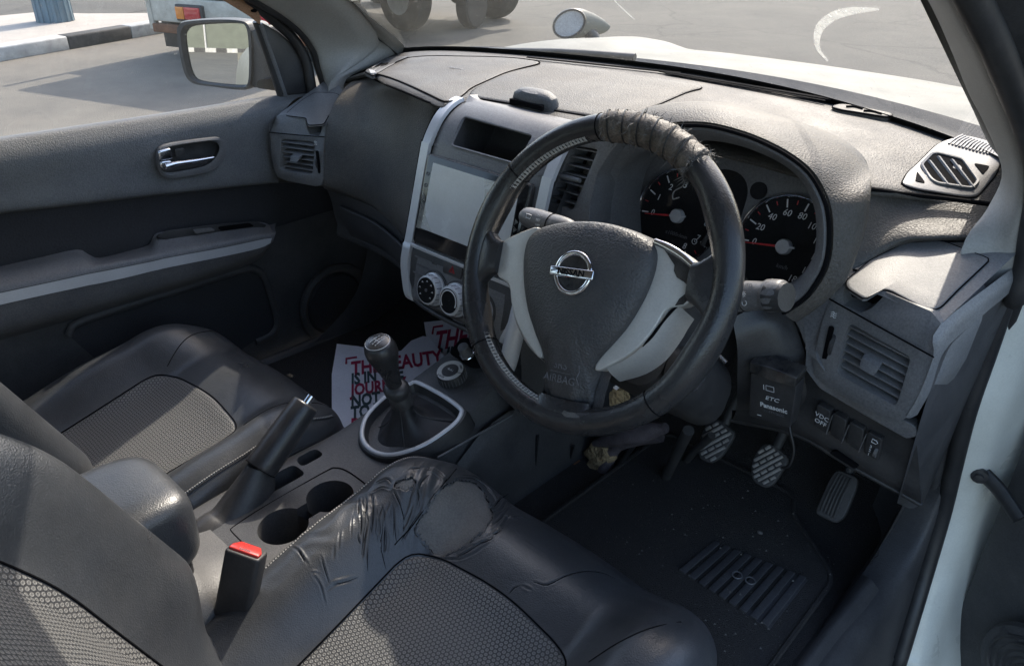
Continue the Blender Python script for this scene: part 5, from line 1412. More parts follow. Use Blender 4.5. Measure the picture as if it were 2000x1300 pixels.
# airbag cover
hp = [(0, .0635), (.030, .0615), (.058, .056), (.080, .048), (.0925, .037), (.0960, .022), (.0945, .002), (.0865, -.028), (.0725, -.060), (.0560, -.085), (.0450, -.102), (.0415, -.120), (.0385, -.142), (.0350, -.163), (.0, -.1665)]
full = hp+[(-x, y) for x, y in hp[::-1][1:-1]]
ab_o = rs(crom([Vec((a, b, 0)) for a, b in full], 4, True), 120, True)
ls2 = []
for k, h in ((1.0, -.03), (1.005, -.006), (1.0, .004), (.985, .0105), (.95, .0155), (.86, .0205), (.70, .0255), (.5, .0285), (.3, .030), (.12, .0305)):
    l = []
    for p in ab_o:
        y = -.02+(p.y+.02)*k
        x = p.x*k
        neck = max(0, min(1, (-.085-y)/.05))
        ax_ = abs(x)/max(.02, .040-.05*max(0, -.10-y))
        fac_ = max(0, min(1, (ax_-.45)/.25)); fac_ = fac_*fac_*(3-2*fac_)
        l.append(wf(x, y, h-(.010+.009*fac_)*neck*neck*(3-2*neck)*(1 if h > 0 else 0)))
    ls2.append(l)
ab = loops('airbag_cover', ls2, 'airbag', wheel, cap1=True, angle=50)
text('SRS', Fr(wf(-.002, -.117, .0195), wx, wy), .0135, 'grey_print', ab)
text('AIRBAG', Fr(wf(-.002, -.134, .0175), wx, wy), .0135, 'grey_print', ab)
tube('print_line', [wf(-.016, -.1255, .0185), wf(.014, -.1255, .0185)], .0004, 'grey_print', ab, res=4, sub=1)
tube('figure_mark', [wf(.024, -.112, .019), wf(.026, -.120, .0185), wf(.023, -.128, .018), wf(.027, -.136, .017)], .0006, 'grey_print', ab, res=4, sub=1)
# badge
bf = Fr(wf(.0005, -.0045, .0305), wx, wy)
bd_ = tube('badge', [bf(.0245*cos(2*pi*j/48), .0245*sin(2*pi*j/48), .002) for j in range(48)], .0034, 'chrome', wheel, res=10, closed=True, sub=1, flat=(bf.n, .8))
lathe('badge_backing', [(.0245, -.003), (.0245, .0006), (0, .0012)], bf, 'piano', bd_, 36)
prism('badge_bar', [bf(a, b, .001) for a, b in ((-.0315, -.0058), (.0315, -.0058), (.0315, .0058), (-.0315, .0058))], bf.n*.0055, 'chrome', bd_, .0014)
text('NISSAN', Fr(bf(0, 0, .0068), wx, wy), .0108, 'gauge', bd_, sx=1.08, bold=.00025, ext=.0003)
# silver spokes
S = [(.084, .050), (.100, .0465), (.118, .0395), (.1335, .032), (.1440, .0245), (.1465, .010), (.1445, -.012), (.138, -.0215), (.1240, -.0255), (.1155, -.031), (.1090, -.048), (.0955, -.072), (.0740, -.094), (.0500, -.1115), (.0405, -.116), (.0405, -.105), (.055, -.083), (.0715, -.058), (.085, -.027), (.0925, .002), (.092, .030)]
for s in (1, -1):
    o2 = rs(crom([Vec((s*a, b, 0)) for a, b in S], 3, True), 90, True)
    c_ = sum(o2, Vec())/len(o2)
    def hh(p): return .002+.010*max(0, 1-abs(p.x)/.15)
    cc = Vec((s*.103, -.012, 0))
    def ins(p, d):
        return p
    lsx = []
    for dn, h, k in (((0, -.020, 1.0)), (0, -.004, 1.0), (0, .0, .998)):
        lsx.append([wf(p.x, p.y, hh(p)+h) for p in o2])
    m_ = 'silver_worn' if s > 0 else 'silver_worn'
    vs = [v for l in lsx for v in l]
    sp_o = prism('spoke', [wf(p.x, p.y, hh(p)) for p in rs(crom([Vec((s*a, b, 0)) for a, b in S], 2, True), 56, True)], -wn*.022, m_, wheel, .0025, 3)
    sp_o['label'] = 'silver spoke with the paint worn off at its outer end' if s > 0 else 'silver spoke'
    # deep lower wall of the spoke
    Lw = [(.128, -.020), (.118, -.026), (.1115, -.046), (.098, -.070), (.078, -.092), (.052, -.110)]
    Lo = [(.137, -.034), (.131, -.047), (.125, -.062), (.111, -.087), (.088, -.108), (.055, -.124)]
    surf('spoke_wall', [[wf(s*a, b, .001) for a, b in Lw], [wf(s*(a+c)/2, (b+d)/2, -.012) for (a, b), (c, d) in zip(Lw, Lo)], [wf(s*c, d, -.030) for c, d in Lo]], 'silver_worn', sp_o, 4)
    # leather lug joining spoke and rim
    lg = []
    for x_, ya, yb, hh_, th in ((.140, -.016, .027, .003, .014), (.150, -.020, .030, .004, .016), (.160, -.028, .038, .003, .017), (.170, -.042, .052, .001, .016), (.1795, -.056, .064, .0, .0145)):
        sec = []
        for j in range(28):
            t_ = 2*pi*j/28
            cxx, sxx = cos(t_), sin(t_)
            sq = lambda v: (abs(v)**.6)*(1 if v > 0 else -1)
            yy = (ya+yb)/2+(yb-ya)/2*sq(cxx)
            xr = x_-(.010*(abs(yy)/.06)**2 if x_ > .17 else 0)
            sec.append(wf(s*xr, yy, hh_-.002+th*sq(sxx)*.8))
        lg.append(sec)
    lug = loops('spoke_lug', lg, 'rim', wheel, cap0=True, cap1=True, angle=60)
# worn-off paint and the bright ridge on the driver-door-side spoke
wp = [(.1015, .0445), (.118, .0395), (.1335, .0325), (.1430, .0245), (.1458, .010), (.1440, -.011), (.137, -.0205), (.127, -.0235), (.1305, -.015), (.137, -.008), (.1385, .0005), (.1325, .0045), (.123, .0085), (.118, .0155), (.1175, .022), (.1125, .027), (.106, .034), (.1005, .039)]
mesh('bare_patch', [wf(a, b, .0032+.010*max(0, 1-a/.15)) for a, b in wp], [tuple(range(len(wp)))], 'piano', wheel, None)
ridge = tube('spoke_ridge', [wf(.088, .0465, .0072), wf(.105, .0415, .0062), wf(.124, .0335, .0052), wf(.139, .0245, .0048)], [.0035, .0048, .0048, .004], 'chrome', wheel, res=12, flat=(wn, .6))
tube('lifted_trim_edge', [wf(.1455, .027, .004), wf(.1475, .012, .0065), wf(.1462, -.006, .0055), wf(.1445, -.018, .003)], .0013, 'wood', wheel, res=6)
crk = [(.128, -.024), (.122, -.030), (.114, -.043), (.103, -.062), (.094, -.076)]
tube('spoke_crack', [wf(a, b, .0005) for a, b in crk], [.001, .0022, .0016, .0024, .0006], 'hole', wheel, res=6)
# leather at the foot of the wheel
ft = []
for y_, xa, th, h_ in ((-.158, .036, .010, .000), (-.166, .040, .013, .001), (-.173, .047, .015, .0005), (-.180, .056, .0150, .0)):
    ft.append([wf(xa*(abs(cos(t_))**.7)*(1 if cos(t_) > 0 else -1), y_+.002*abs(cos(t_))-.004*(cos(t_)**2 if y_ < -.17 else 0), h_+th*(abs(sin(t_))**.7)*(1 if sin(t_) > 0 else -1)) for t_ in [2*pi*j/28 for j in range(28)]])
loops('foot_leather', ft, 'rim', wheel, cap0=True, cap1=True, angle=60)
bt = []
for k in range(13):
    a = 2*pi*k/13
    r = 1+.25*math.sin(3*a)+.15*math.sin(5*a+1)
    bt.append(wf(.024+.0115*r*cos(a), -.1755+.0075*r*sin(a), .0170))
mesh('bald_patch', bt, [tuple(range(13))], 'foam', wheel, None)

# ================================================================== CENTRE CONSOLE
cons = thing('centre_console', 'grey centre console between the seats with two cup holders and a gear gaiter', 'centre console', (0, -.1, .42))
CS = [(-.70, .105, .560), (-.50, .105, .575), (-.38, .104, .590), (-.28, .102, .598), (-.18, .100, .600), (-.09, .097, .603), (0, .090, .625), (.056, .083, .641), (.10, .079, .653), (.15, .076, .667), (.20, .074, .682), (.26, .072, .70)]
def con_z(x, y):
    for a, b in zip(CS, CS[1:]):
        if a[0] <= y <= b[0]:
            k = (y-a[0])/(b[0]-a[0]); k = k
            return a[2]+(b[2]-a[2])*k
    return CS[0][2] if y < CS[0][0] else CS[-1][2]
secs = []
cc = crom([Vec(c) for c in CS], 4)
for p in cc:
    y, wd, z = p
    secs.append([Vec((sx*(wd+e), y+(.02 if zz < z-.05 else 0)*0, zz)) for sx, e, zz in ((-1, .022, .40), (-1, .016, z-.10), (-1, .004, z-.022), (-1, -.004, z-.006), (-1, -.018, z), (-.5, 0, z+.001), (0, 0, z+.001), (.5, 0, z+.001), (1, -.018, z), (1, -.004, z-.006), (1, .004, z-.022), (1, .016, z-.10), (1, .022, .40))])
cb_ = loops('console_body', secs, 'console', cons, cap0=True, cap1=True, angle=40)
cups = [(.043, -.205, .0375), (.046, -.292, .0385)]
for x, y, r in cups:
    c = Fr((x, y, con_z(x, y)), (1, 0, 0), (0, 1, 0))
    cut(cb_, lathe('cutter', [(r*.9, -.085), (r, .02)], c, 'hole', None, 40))
cut(cb_, prism('cutter', [(.030, -.262, .55), (.062, -.262, .55), (.062, -.235, .55), (.030, -.235, .55)], (0, 0, .08), 'hole', None))
cut(cb_, prism('cutter', rpoly([(-.078, -.190, .56), (-.050, -.196, .56), (-.050, -.150, .56), (-.078, -.150, .56)], .012, 4), (0, 0, .08), 'hole', None))
cut(cb_, prism('cutter', rpoly([(-.068, -.40, .54), (-.030, -.40, .54), (-.030, -.20, .54), (-.068, -.20, .54)], .012, 4), (0, 0, .10), 'hole', None))
for x, y, r in cups:
    c = Fr((x, y, con_z(x, y)), (1, 0, 0), (0, 1, 0))
    loops('cup_liner', [[c(q*r*cos(2*pi*j/40), q*r*sin(2*pi*j/40), h) for j in range(40)] for q, h in ((.995, -.012), (.9, -.08), (.2, -.081))], 'black', cons, cap1=True)
tube('cup_panel_gap', [Vec((x, y, con_z(x, y)+.0012)) for x, y in ((-.010, -.345), (-.012, -.30), (-.012, -.18), (-.006, -.158), (.02, -.150), (.075, -.150))], .0011, 'hole', cons, res=5)
tube('cup_panel_gap', [Vec((x, y, con_z(x, y)+.0012)) for x, y in ((-.010, -.345), (.0, -.350), (.08, -.350))], .0011, 'hole', cons, res=5)
for s in (-1, 1):
    surf('side_cheek', [[(s*(w_+.010), y, z-.06), (s*(w_+.024), y, z-.10), (s*(w_+.03), y, .41)] for y, w_, z in ((-.6, .105, .565), (-.3, .102, .598), (-.05, .096, .612), (.10, .09, .672), (.30, .09, .66), (.62, .10, .62))], 'dark', cons, 4)
tube('side_crease', [on(855, 893, x=.108), on(930, 850, x=.106), on(1007, 806, x=.102)], .002, 'trim', cons, res=6)
# raised gaiter surround with bright ring
bz0, bzn = Vec((0, -.08, .618)), Vec((0, -.295, .955)).normalized()
bz_px = [(802, 750), (815, 747), (862, 771), (897, 796), (901, 808), (884, 831), (830, 868), (775, 887), (738, 885), (714, 868), (707, 845), (717, 812), (752, 776), (785, 754)]
bq = rs(crom([onp(u, v, bz0, bzn) for u, v in bz_px], 5, True), 90, True)
bc = sum(bq, Vec())/len(bq)
def sc_(p, k, h): return bc+(p-bc)*k+bzn*h
surr = loops('gaiter_surround', [[sc_(p, 1.16, -.035) for p in bq], [sc_(p, 1.13, -.012) for p in bq], [sc_(p, 1.08, -.001) for p in bq], [sc_(p, 1.02, .001) for p in bq], [sc_(p, .97, .0) for p in bq], [sc_(p, .93, -.006) for p in bq], [sc_(p, .88, -.022) for p in bq], [sc_(p, .5, -.030) for p in bq]], 'black', cons, cap1=True)
tube('bright_ring', [sc_(p, 1.0, .0012) for p in bq], .0042, 'silver', surr, res=8, closed=True, sub=1, flat=(bzn, .6))
# drive-mode dial
dfr = Fr(on(882, 731, z=.664), (1, 0, 0), (0, .955, .295))
dl2 = lathe('drive_mode_dial', [(.0265, -.012), (.0262, .008), (.0250, .0105), (.0150, .0105), (.0145, .0112), (.0, .0114)], dfr, 'black', cons, 48)
loops('dial_ring', [[dfr(r*cos(2*pi*j/48), r*sin(2*pi*j/48), .0109) for j in range(48)] for r in (.0248, .0160)], 'silver_worn', dl2)
for j in range(26):
    a = 2*pi*j/26
    tube('grip_rib', [dfr(.0264*cos(a), .0264*sin(a), .007), dfr(.0266*cos(a), .0266*sin(a), -.010)], .0009, 'trim', dl2, res=4, sub=1)
text('LOCK', Fr(dfr(-.004, -.0198, .0112), dfr.x, dfr.y), .0062, 'gauge', dl2)
text('2WD', Fr(dfr(.012, .0165, .0112), (dfr.x-dfr.y*.6), dfr.y), .0052, 'gauge', dl2)
text('4x4-i', Fr(dfr(0, .001, .0117), dfr.x, dfr.y), .0066, 'white_print', dl2)
tube('dial_spoke', [dfr(.014, .002, .0114), dfr(.025, .006, .0114)], .0005, 'gauge', dl2, res=4, sub=1)
# socket tray and lighter
prism('tray_back', [(-.030, .25, .64), (.15, .25, .64), (.15, .25, .82), (-.030, .25, .82)], (0, .01, 0), 'black', cons)
ltr = Fr(on(906, 690, z=.680), (1, 0, 0), (0, .955, .295))
prism('socket_tray', rpoly([onp(u, v, ltr.o, ltr.n) for u, v in ((878, 690), (900, 662), (935, 660), (940, 720), (920, 718))], .006, 3), ltr.n*.002, 'hole', cons)
lt = lathe('cigarette_lighter', [(.014, -.006), (.014, .004), (.0105, .006), (.0105, .022), (.0100, .026), (.0, .027)], Fr(on(913, 694, z=.680), (1, 0, 0), (0, .9, .43)), 'trim', cons, 28)
tube('lighter_ring', [Fr(on(913, 694, z=.680), (1, 0, 0), (0, .9, .43))(.0135*cos(2*pi*j/28), .0135*sin(2*pi*j/28), .004) for j in range(28)], .0016, 'chrome', lt, res=6, closed=True, sub=1)
# rear bin under the armrest
prism('rear_bin', rpoly([(-.09, -.80, .56), (.085, -.80, .56), (.085, -.47, .56), (-.09, -.47, .56)], .02, 3), (0, 0, .075), 'console', cons, .012)
surf('console_shoulder', [[(-.03, -.37, .594), (.05, -.37, .594), (.100, -.375, .575), (.118, -.38, .50)], [(-.03, -.41, .606), (.06, -.415, .608), (.112, -.42, .582), (.124, -.43, .50)], [(-.03, -.45, .628), (.075, -.46, .628), (.122, -.47, .59), (.128, -.48, .50)], [(-.03, -.55, .64), (.09, -.55, .64), (.13, -.56, .59), (.132, -.56, .50)]], 'console', cons, 5)

# armrest lid (rests on the bin, swings up)
def pillow(name, cx, cy, cz, sx, sy, sz, ex, m, parent=None, nu=40, nv=24, fn=None):
    ls = []
    q = lambda v, e: (abs(v)**e)*(1 if v >= 0 else -1)
    for i in range(1, nv):
        ph = -pi/2+pi*i/nv
        ls.append([Vec((cx+sx*q(cos(ph), ex)*q(cos(2*pi*j/nu), ex), cy+sy*q(cos(ph), ex)*q(sin(2*pi*j/nu), ex), cz+sz*q(sin(ph), ex))) for j in range(nu)])
    if fn: ls = [[fn(p) for p in l] for l in ls]
    return loops(name, ls, m, parent, cap0=True, cap1=True, angle=60)
arm = thing('armrest_box', 'black leather-covered armrest lid between the two seats', 'armrest', (.005, -.56, .64))
pillow('padded_lid', .006, -.560, .702, .084, .145, .062, .38, 'leather', arm)
pillow('lid_base', .006, -.570, .645, .078, .135, .022, .25, 'leather_side', arm)
# ---- handbrake
hbk = thing('handbrake', 'raised black handbrake lever with chrome release button', 'handbrake', (-.05, -.34, .58))
tipp = on(598, 787, x=-.052)
mid = on(508, 915, x=-.050)
bas = on(455, 1010, x=-.048)
tube('lever_boot', [bas+Vec((0, -.05, -.04)), bas+Vec((0, .0, -.022)), bas.lerp(mid, .5)+Vec((0, .004, -.012)), mid.lerp(tipp, .03)], [.060, .055, .042, .0245], 'black', hbk, res=18, flat=((1, 0, 0), .72))
gp = tube('grip', [mid, mid.lerp(tipp, .06), mid.lerp(tipp, .5), mid.lerp(tipp, .93), tipp], [.0245, .0262, .0252, .0228, .0198], 'rim', hbk, res=20)
tube('grip_band', [mid.lerp(tipp, .004), mid.lerp(tipp, .012)], .0268, 'hole', gp, res=20, sub=1)
tube('release_button', [tipp, tipp+(tipp-mid).normalized()*.014], .0062, 'chrome', hbk, res=16, sub=1)
# ---- gear lever
kc = on(748, 694, x=.0)
gl_ = thing('gear_lever', 'black ball-topped gear lever rising from a folded gaiter', 'gear lever', tuple(bc))
bot = on(778, 768, x=.008)
axis = (kc-bot).normalized()
kfr = Fr(kc, (1, 0, 0), axis.cross((1, 0, 0)))
kfr.n = axis; kfr.y = axis.cross(kfr.x)
hh0 = -(kc-bot).length
lathe('knob', [(.0125, hh0+.020), (.0135, hh0+.028), (.0165, -.031), (.0222, -.012), (.0266, .003), (.0268, .013), (.0245, .0225), (.0215, .0268), (.019, .0280), (.0, .0282)], kfr, 'rim', gl_, 36)
cap_ = Fr(kfr(0, 0, .0272), (.86, -.5, 0), (.45, .8, .35))
kcap = lathe('shift_plate', [(.0205, .0262), (.0200, .0285), (.017, .0300), (.0, .0308)], kfr, 'piano', gl_, 36)
tube('plate_ring', [kfr(.0205*cos(2*pi*j/36), .0205*sin(2*pi*j/36), .0274) for j in range(36)], .0007, 'silver', kcap, res=5, closed=True, sub=1)
for x in (-.007, 0, .007):
    tube('shift_mark', [kfr(x, -.006, .0308), kfr(x, .006, .0308)], .0005, 'white_print', kcap, res=4, sub=1)
tube('shift_mark', [kfr(-.007, 0, .0309), kfr(.007, 0, .0309)], .0005, 'white_print', kcap, res=4, sub=1)
for s, x, y in (('1', -.007, .009), ('3', 0, .009), ('5', .007, .009), ('2', -.007, -.009), ('4', 0, -.009), ('6', .007, -.009)):
    text(s, Fr(kfr(x, y, .0303), kfr.x, kfr.y), .005, 'white_print', kcap)
lathe('collar', [(.0165, hh0-.026), (.0195, hh0-.022), (.0195, hh0-.012), (.0175, hh0-.004), (.0215, hh0+.004), (.022, hh0+.012), (.0195, hh0+.017), (.0145, hh0+.020)], kfr, 'black', gl_, 32)
gt = []
fold = [0]*90
topc = kfr(0, 0, hh0-.022)
for k, s in enumerate((0, .12, .3, .5, .72, .9, 1.0)):
    l = []
    for j, p in enumerate(bq):
        b = sc_(p, .90, -.020)
        a_ = math.atan2(p.x-bc.x, p.y-bc.y)
        d_ = Vec((p.x-bc.x, p.y-bc.y, 0)).normalized()
        t_ = topc+d_*.0185
        g = s**1.7
        pt = t_.lerp(b, g)+Vec((0, 0, (b.z-.022-t_.z)*(s**.8-g)))
        pt += d_*(.0045*math.sin(a_*4+.6)*math.sin(pi*s))
        l.append(pt)
    gt.append(l)
loops('gaiter', gt, 'leather_side', gl_, angle=60)
for a_ in (10, 100, 190, 280):
    j = int(a_/360*90)
    tube('gaiter_seam', [l[j]+bzn*.001 for l in gt], .0011, 'black', gl_, res=5)

# ================================================================== SEATS
def S01(v, a, b):
    t_ = max(0, min(1, (v-a)/(b-a)))
    return t_*t_*(3-2*t_)
def make_seat(cx, lab, torn, yoff=0):
    s_ = thing('driver_seat' if torn else 'passenger_seat', lab, 'car seat', (cx, -.35, .42))
    HWB, YF, LEN, R = (.282 if torn else .272), -.045+yoff, .56, .052
    def hwf(v): return HWB*(1-.17*max(0, 1-v/.2)**2.8)-.004*S01(v, .3, 1)
    def zt(x, y):
        lxx, ly = x-cx, y-YF
        z = .577+(.034 if torn else .026)*math.exp(-((ly+.085)/.075)**2)-.035*S01(-ly, .12, .55)
        z += (.074 if torn else .058)*S01(abs(lxx), .115, .215)*(.35+.65*S01(-ly, .02, .17))*(1-.45*S01(-ly, .24, .5))
        if torn:
            z += wrk(x, y)
        return z
    def wrk(x, y):
        a = math.exp(-(((x-.19)/.055)**2+((y+.12)/.07)**2))
        b = math.exp(-(((x-.135)/.04)**2+((y+.25)/.09)**2))*.6
        f1 = math.sin((x*.75+y*.55)*260+3*math.sin(x*60+y*35))
        f2 = math.sin((x*.9-y*.35)*190+2.5*math.sin(y*75))
        return .0016*a*f1+.0014*b*f2
    def pt(u, v):
        hw = hwf(v)
        x = cx+u*hw
        y = YF-LEN*v+.034*(1-u*u)*max(0, 1-v/.4)
        dx, dy = (1-abs(u))*hw, v*LEN
        fr = lambda d: R-math.sqrt(max(0, R*R-(R-min(d, R))**2))
        dr = min(R, math.hypot(fr(dx)*.9, fr(dy)*1.15))
        return Vec((x, y, zt(x, y)-dr))
    def fz(x, y):
        ly = (YF-y)/LEN
        for _ in range(3):
            u = (x-cx)/hwf(max(0, ly)); v_ = (YF+.034*(1-u*u)*max(0, 1-ly/.4)-y)/LEN; ly = v_
        u = max(-1, min(1, u)); v_ = max(0, min(1, v_))
        return pt(u, v_).z
    nu, nv = (430, 430) if torn else (70, 70)
    us = [math.sin(pi/2*(-1+2*i/nu)*.999)*.35+(-1+2*i/nu)*.65 for i in range(nu+1)]
    us = [-1+2*(1-cos(pi*i/nu))/2*.5+(-1+2*i/nu+1)*.5 for i in range(nu+1)]
    vs_ = [((k/nv)**1.35) for k in range(nv+1)]
    grid = [[pt(u, v) for u in us] for v in vs_]
    cu_ = skin('cushion', grid, 'leather', s_, 70)
    fL = [r[0] for r in grid][::-1]; fF = grid[0]; fR = [r[-1] for r in grid]
    rim_ = fL+fF[1:-1]+fR
    c_ = Vec((cx, -.3, .5))
    sk = [[p for p in rim_], [p+Vec((0, 0, -.012))+(Vec((p.x-c_.x, p.y-c_.y, 0)).normalized()*.004) for p in rim_], [Vec((p.x, p.y, .50))+(Vec((p.x-c_.x, p.y-c_.y, 0)).normalized()*.004) for p in rim_], [Vec((cx+(p.x-cx)*.96, p.y-.01, .43)) for p in rim_]]
    loops('seat_side', sk, 'leather_side', s_, closed=False, angle=60)
    tube('side_seam', [p+Vec((0, 0, -.003)) for p in rim_[::3]], .0018, 'leather_side', s_, res=5, sub=1)
    # stitches along the crest of the inboard bolster
    inb = -1 if cx > 0 else 1
    run = [pt(inb*.925, v) for v in [.06+.80*k/160 for k in range(161)]]
    run = rs(run, 110)
    sv_, sf_ = [], []
    for k in range(0, len(run)-1, 1):
        a, b = run[k].lerp(run[k+1], .18), run[k].lerp(run[k+1], .72)
        n_ = Vec((inb*.6, 0, .8)); sd_ = (b-a).cross(n_).normalized()*.0015
        i0 = len(sv_)
        sv_ += [a-sd_+n_*.0004, b-sd_+n_*.0004, b+sd_+n_*.0004, a+sd_+n_*.0004, a+n_*.002, b+n_*.002]
        sf_ += [(i0, i0+1, i0+5, i0+4), (i0+3, i0+4, i0+5, i0+2), (i0, i0+4, i0+3), (i0+1, i0+2, i0+5)]
    stuff(mesh('bolster_stitching', sv_, sf_, 'stitch', s_, None))
    tube('bolster_seam', [p+Vec((inb*.003, 0, -.0012)) for p in run[::4]], .0011, 'leather_side', s_, res=5)
    # mesh insert
    iy0, iy1, wf_, wr_ = YF-(.155 if torn else .145), YF-.53, .152, .118
    out = rpoly([(cx-wf_, iy0-.012, 0), (cx, iy0+.006, 0), (cx+wf_, iy0-.012, 0), (cx+wr_, iy1, 0), (cx-wr_, iy1, 0)], [.055, .05, .055, .02, .02], 6)
    out = rs(out, 120, True)
    ci = Vec((cx, (iy0+iy1)/2, 0))
    il = []
    for k in (1, .985, .96, .9, .8, .68, .55, .4, .25, .1):
        off = -.004 if k == 1 else .0005 if k > .98 else .0022
        il.append([Vec((q.x, q.y, fz(q.x, q.y)+off)) for q in [ci.lerp(p, k) for p in out]])
    ins_ = loops('mesh_insert', il, 'mesh_flat', s_, cap1=True, angle=70)
    tube('insert_piping', [Vec((p.x, p.y, fz(p.x, p.y)+.0003)) for p in out], .0013, 'hole', ins_, res=6, closed=True, sub=1)
    # leather seams from the insert's corners to the edge
    def seam(a, b, bow=0, r=.0014):
        p_ = [Vec(a).lerp(Vec(b), k/8)+Vec((bow*math.sin(pi*k/8), 0, 0)) for k in range(9)]
        tube('panel_seam', [Vec((p.x, p.y, fz(p.x, p.y)+.0003)) for p in p_], r, 'hole', s_, res=5)
    if not torn:
        seam((cx-wf_+.006, iy0-.010, 0), (cx-.205, YF-.012, 0), -.004, .0009)
        seam((cx+wf_-.006, iy0-.010, 0), (cx+.205, YF-.012, 0), .004, .0009)
    # ---------------- backrest
    TB = rad(24)
    O_ = Vec((cx, -.500+(0 if torn else yoff), .570)); ub = Vec((0, -sin(TB), cos(TB))); nb = Vec((0, cos(TB), sin(TB)))
    def hwb(s): return .262-.03*S01(s, .35, .65)
    def hb_(x, s):
        return -.004+.095*S01(abs(x), .105, .225)*(1-.55*S01(s, .34, .62))*(.45+.55*S01(s, .0, .14))-.02*S01(s, .3, .65)
    def bp(u, s):
        hw = hwb(s); x = u*hw
        d = (1-abs(u))*hw; R2 = .045
        fr = R2-math.sqrt(max(0, R2*R2-(R2-min(d, R2))**2))
        ds = .66-s
        f2 = R2-math.sqrt(max(0, R2*R2-(R2-min(ds, R2))**2))
        return O_+Vec((x, 0, 0))+ub*s+nb*(hb_(x, s)-min(.06, math.hypot(fr, f2)))
    ub_ = us
    sb = [-.06+.72*k/60 for k in range(61)]
    g2 = [[bp(u, s) for u in ub_] for s in sb]
    skin('backrest', g2, 'leather', s_, 70)
    rimb = [r[0] for r in g2]+g2[-1][1:-1]+[r[-1] for r in g2][::-1]
    loops('backrest_side', [[p for p in rimb], [p-nb*.03 for p in rimb], [p-nb*.11 for p in rimb], [O_+Vec(((p.x-cx)*.85, 0, 0))+ub*(min(.62, (p-O_).dot(ub)))-nb*.14 for p in rimb]], 'leather_side', s_, closed=False, angle=60)
    tube('backrest_seam', [p-nb*.001 for p in rimb[::3]], .0016, 'leather_side', s_, res=5, sub=1)
    bo2 = rpoly([(-.118, .02, 0), (.118, .02, 0), (.135, .30, 0), (.12, .56, 0), (-.12, .56, 0), (-.135, .30, 0)], .03, 4)
    bo2 = rs(bo2, 110, True)
    cb2 = Vec((0, .29, 0))
    il = []
    for k in (1, .985, .96, .85, .7, .5, .3, .1):
        off = -.004 if k == 1 else .0005 if k > .98 else .0025
        il.append([O_+Vec((q.x, 0, 0))+ub*q.y+nb*(hb_(q.x, q.y)+off) for q in [cb2.lerp(p, k) for p in bo2]])
    bi_ = loops('backrest_insert', il, 'mesh_back', s_, cap1=True, angle=70)
    tube('insert_piping', [O_+Vec((p.x, 0, 0))+ub*p.y+nb*(hb_(p.x, p.y)+.0005) for p in bo2], .0013, 'hole', bi_, res=6, closed=True, sub=1)
    hr = O_+ub*.80-nb*.03
    pillow('headrest', 0, 0, 0, .125, .05, .085, .6, 'leather', s_, fn=lambda p: hr+Vec((p.x, 0, 0))+nb*p.y+ub*p.z)
    for x in (-.06, .06): tube('headrest_post', [hr+Vec((x, 0, 0))-ub*.06, O_+Vec((x, 0, 0))+ub*.62-nb*.04], .006, 'chrome', s_, sub=1)
    for x in (-.2, .2): tube('seat_rail', [Vec((cx+x, -.08, .435)), Vec((cx+x, -.62, .44))], .016, 'dark_metal', s_, sub=1)
    return s_, fz, cu_
dseat, dfz, dcush = make_seat(.372, 'driver seat with torn black leather at the front edge and mesh centre', True, .042)
pseat, pfz, pcush = make_seat(-.372, 'passenger seat with smooth black leather and pale mesh centre', False, .0)
# ---- tears in the driver's cushion
def D(u, v, o=0): return ontop(u, v, o, dfz)
def cpx(a, b): return (650+a/2.857, 850+b/2.857)
tear = [(455, 522), (480, 470), (500, 440), (535, 385), (570, 335), (600, 308), (640, 268), (665, 262), (700, 243), (728, 250), (760, 252), (800, 268), (828, 300), (850, 325), (862, 362), (885, 385), (880, 415), (897, 432), (884, 470), (872, 492), (850, 520), (835, 548), (790, 578), (770, 602), (722, 628), (690, 650), (640, 668), (600, 673), (560, 650), (530, 630), (490, 590), (468, 560)]
t2 = [(345, 290), (352, 262), (385, 250), (400, 238), (428, 242), (445, 232), (466, 258), (452, 285), (440, 308), (425, 300), (408, 314), (380, 300)]
import numpy as np
rg_ = random.Random(7)
def ring_xy(poly, n, jit):
    pts = rs(crom([D(*cpx(a, b)) for a, b in poly], 3, True), n, True)
    c = sum(pts, Vec())/len(pts)
    return [c+(p-c)*(1+rg_.uniform(-jit, jit)) for p in pts], c
tp_, tc_ = ring_xy(tear, 110, .022)
t2p, c2_ = ring_xy(t2, 46, .07)
def cpl(a, b): return (380+a*.3846, 740+b*.3846)
folds = []      # (polyline in x, y; depth; half width)
def fold(px, cf, d=.0016, wd=.0016): folds.append(([D(*cf(a, b)).xy for a, b in px], d, wd))
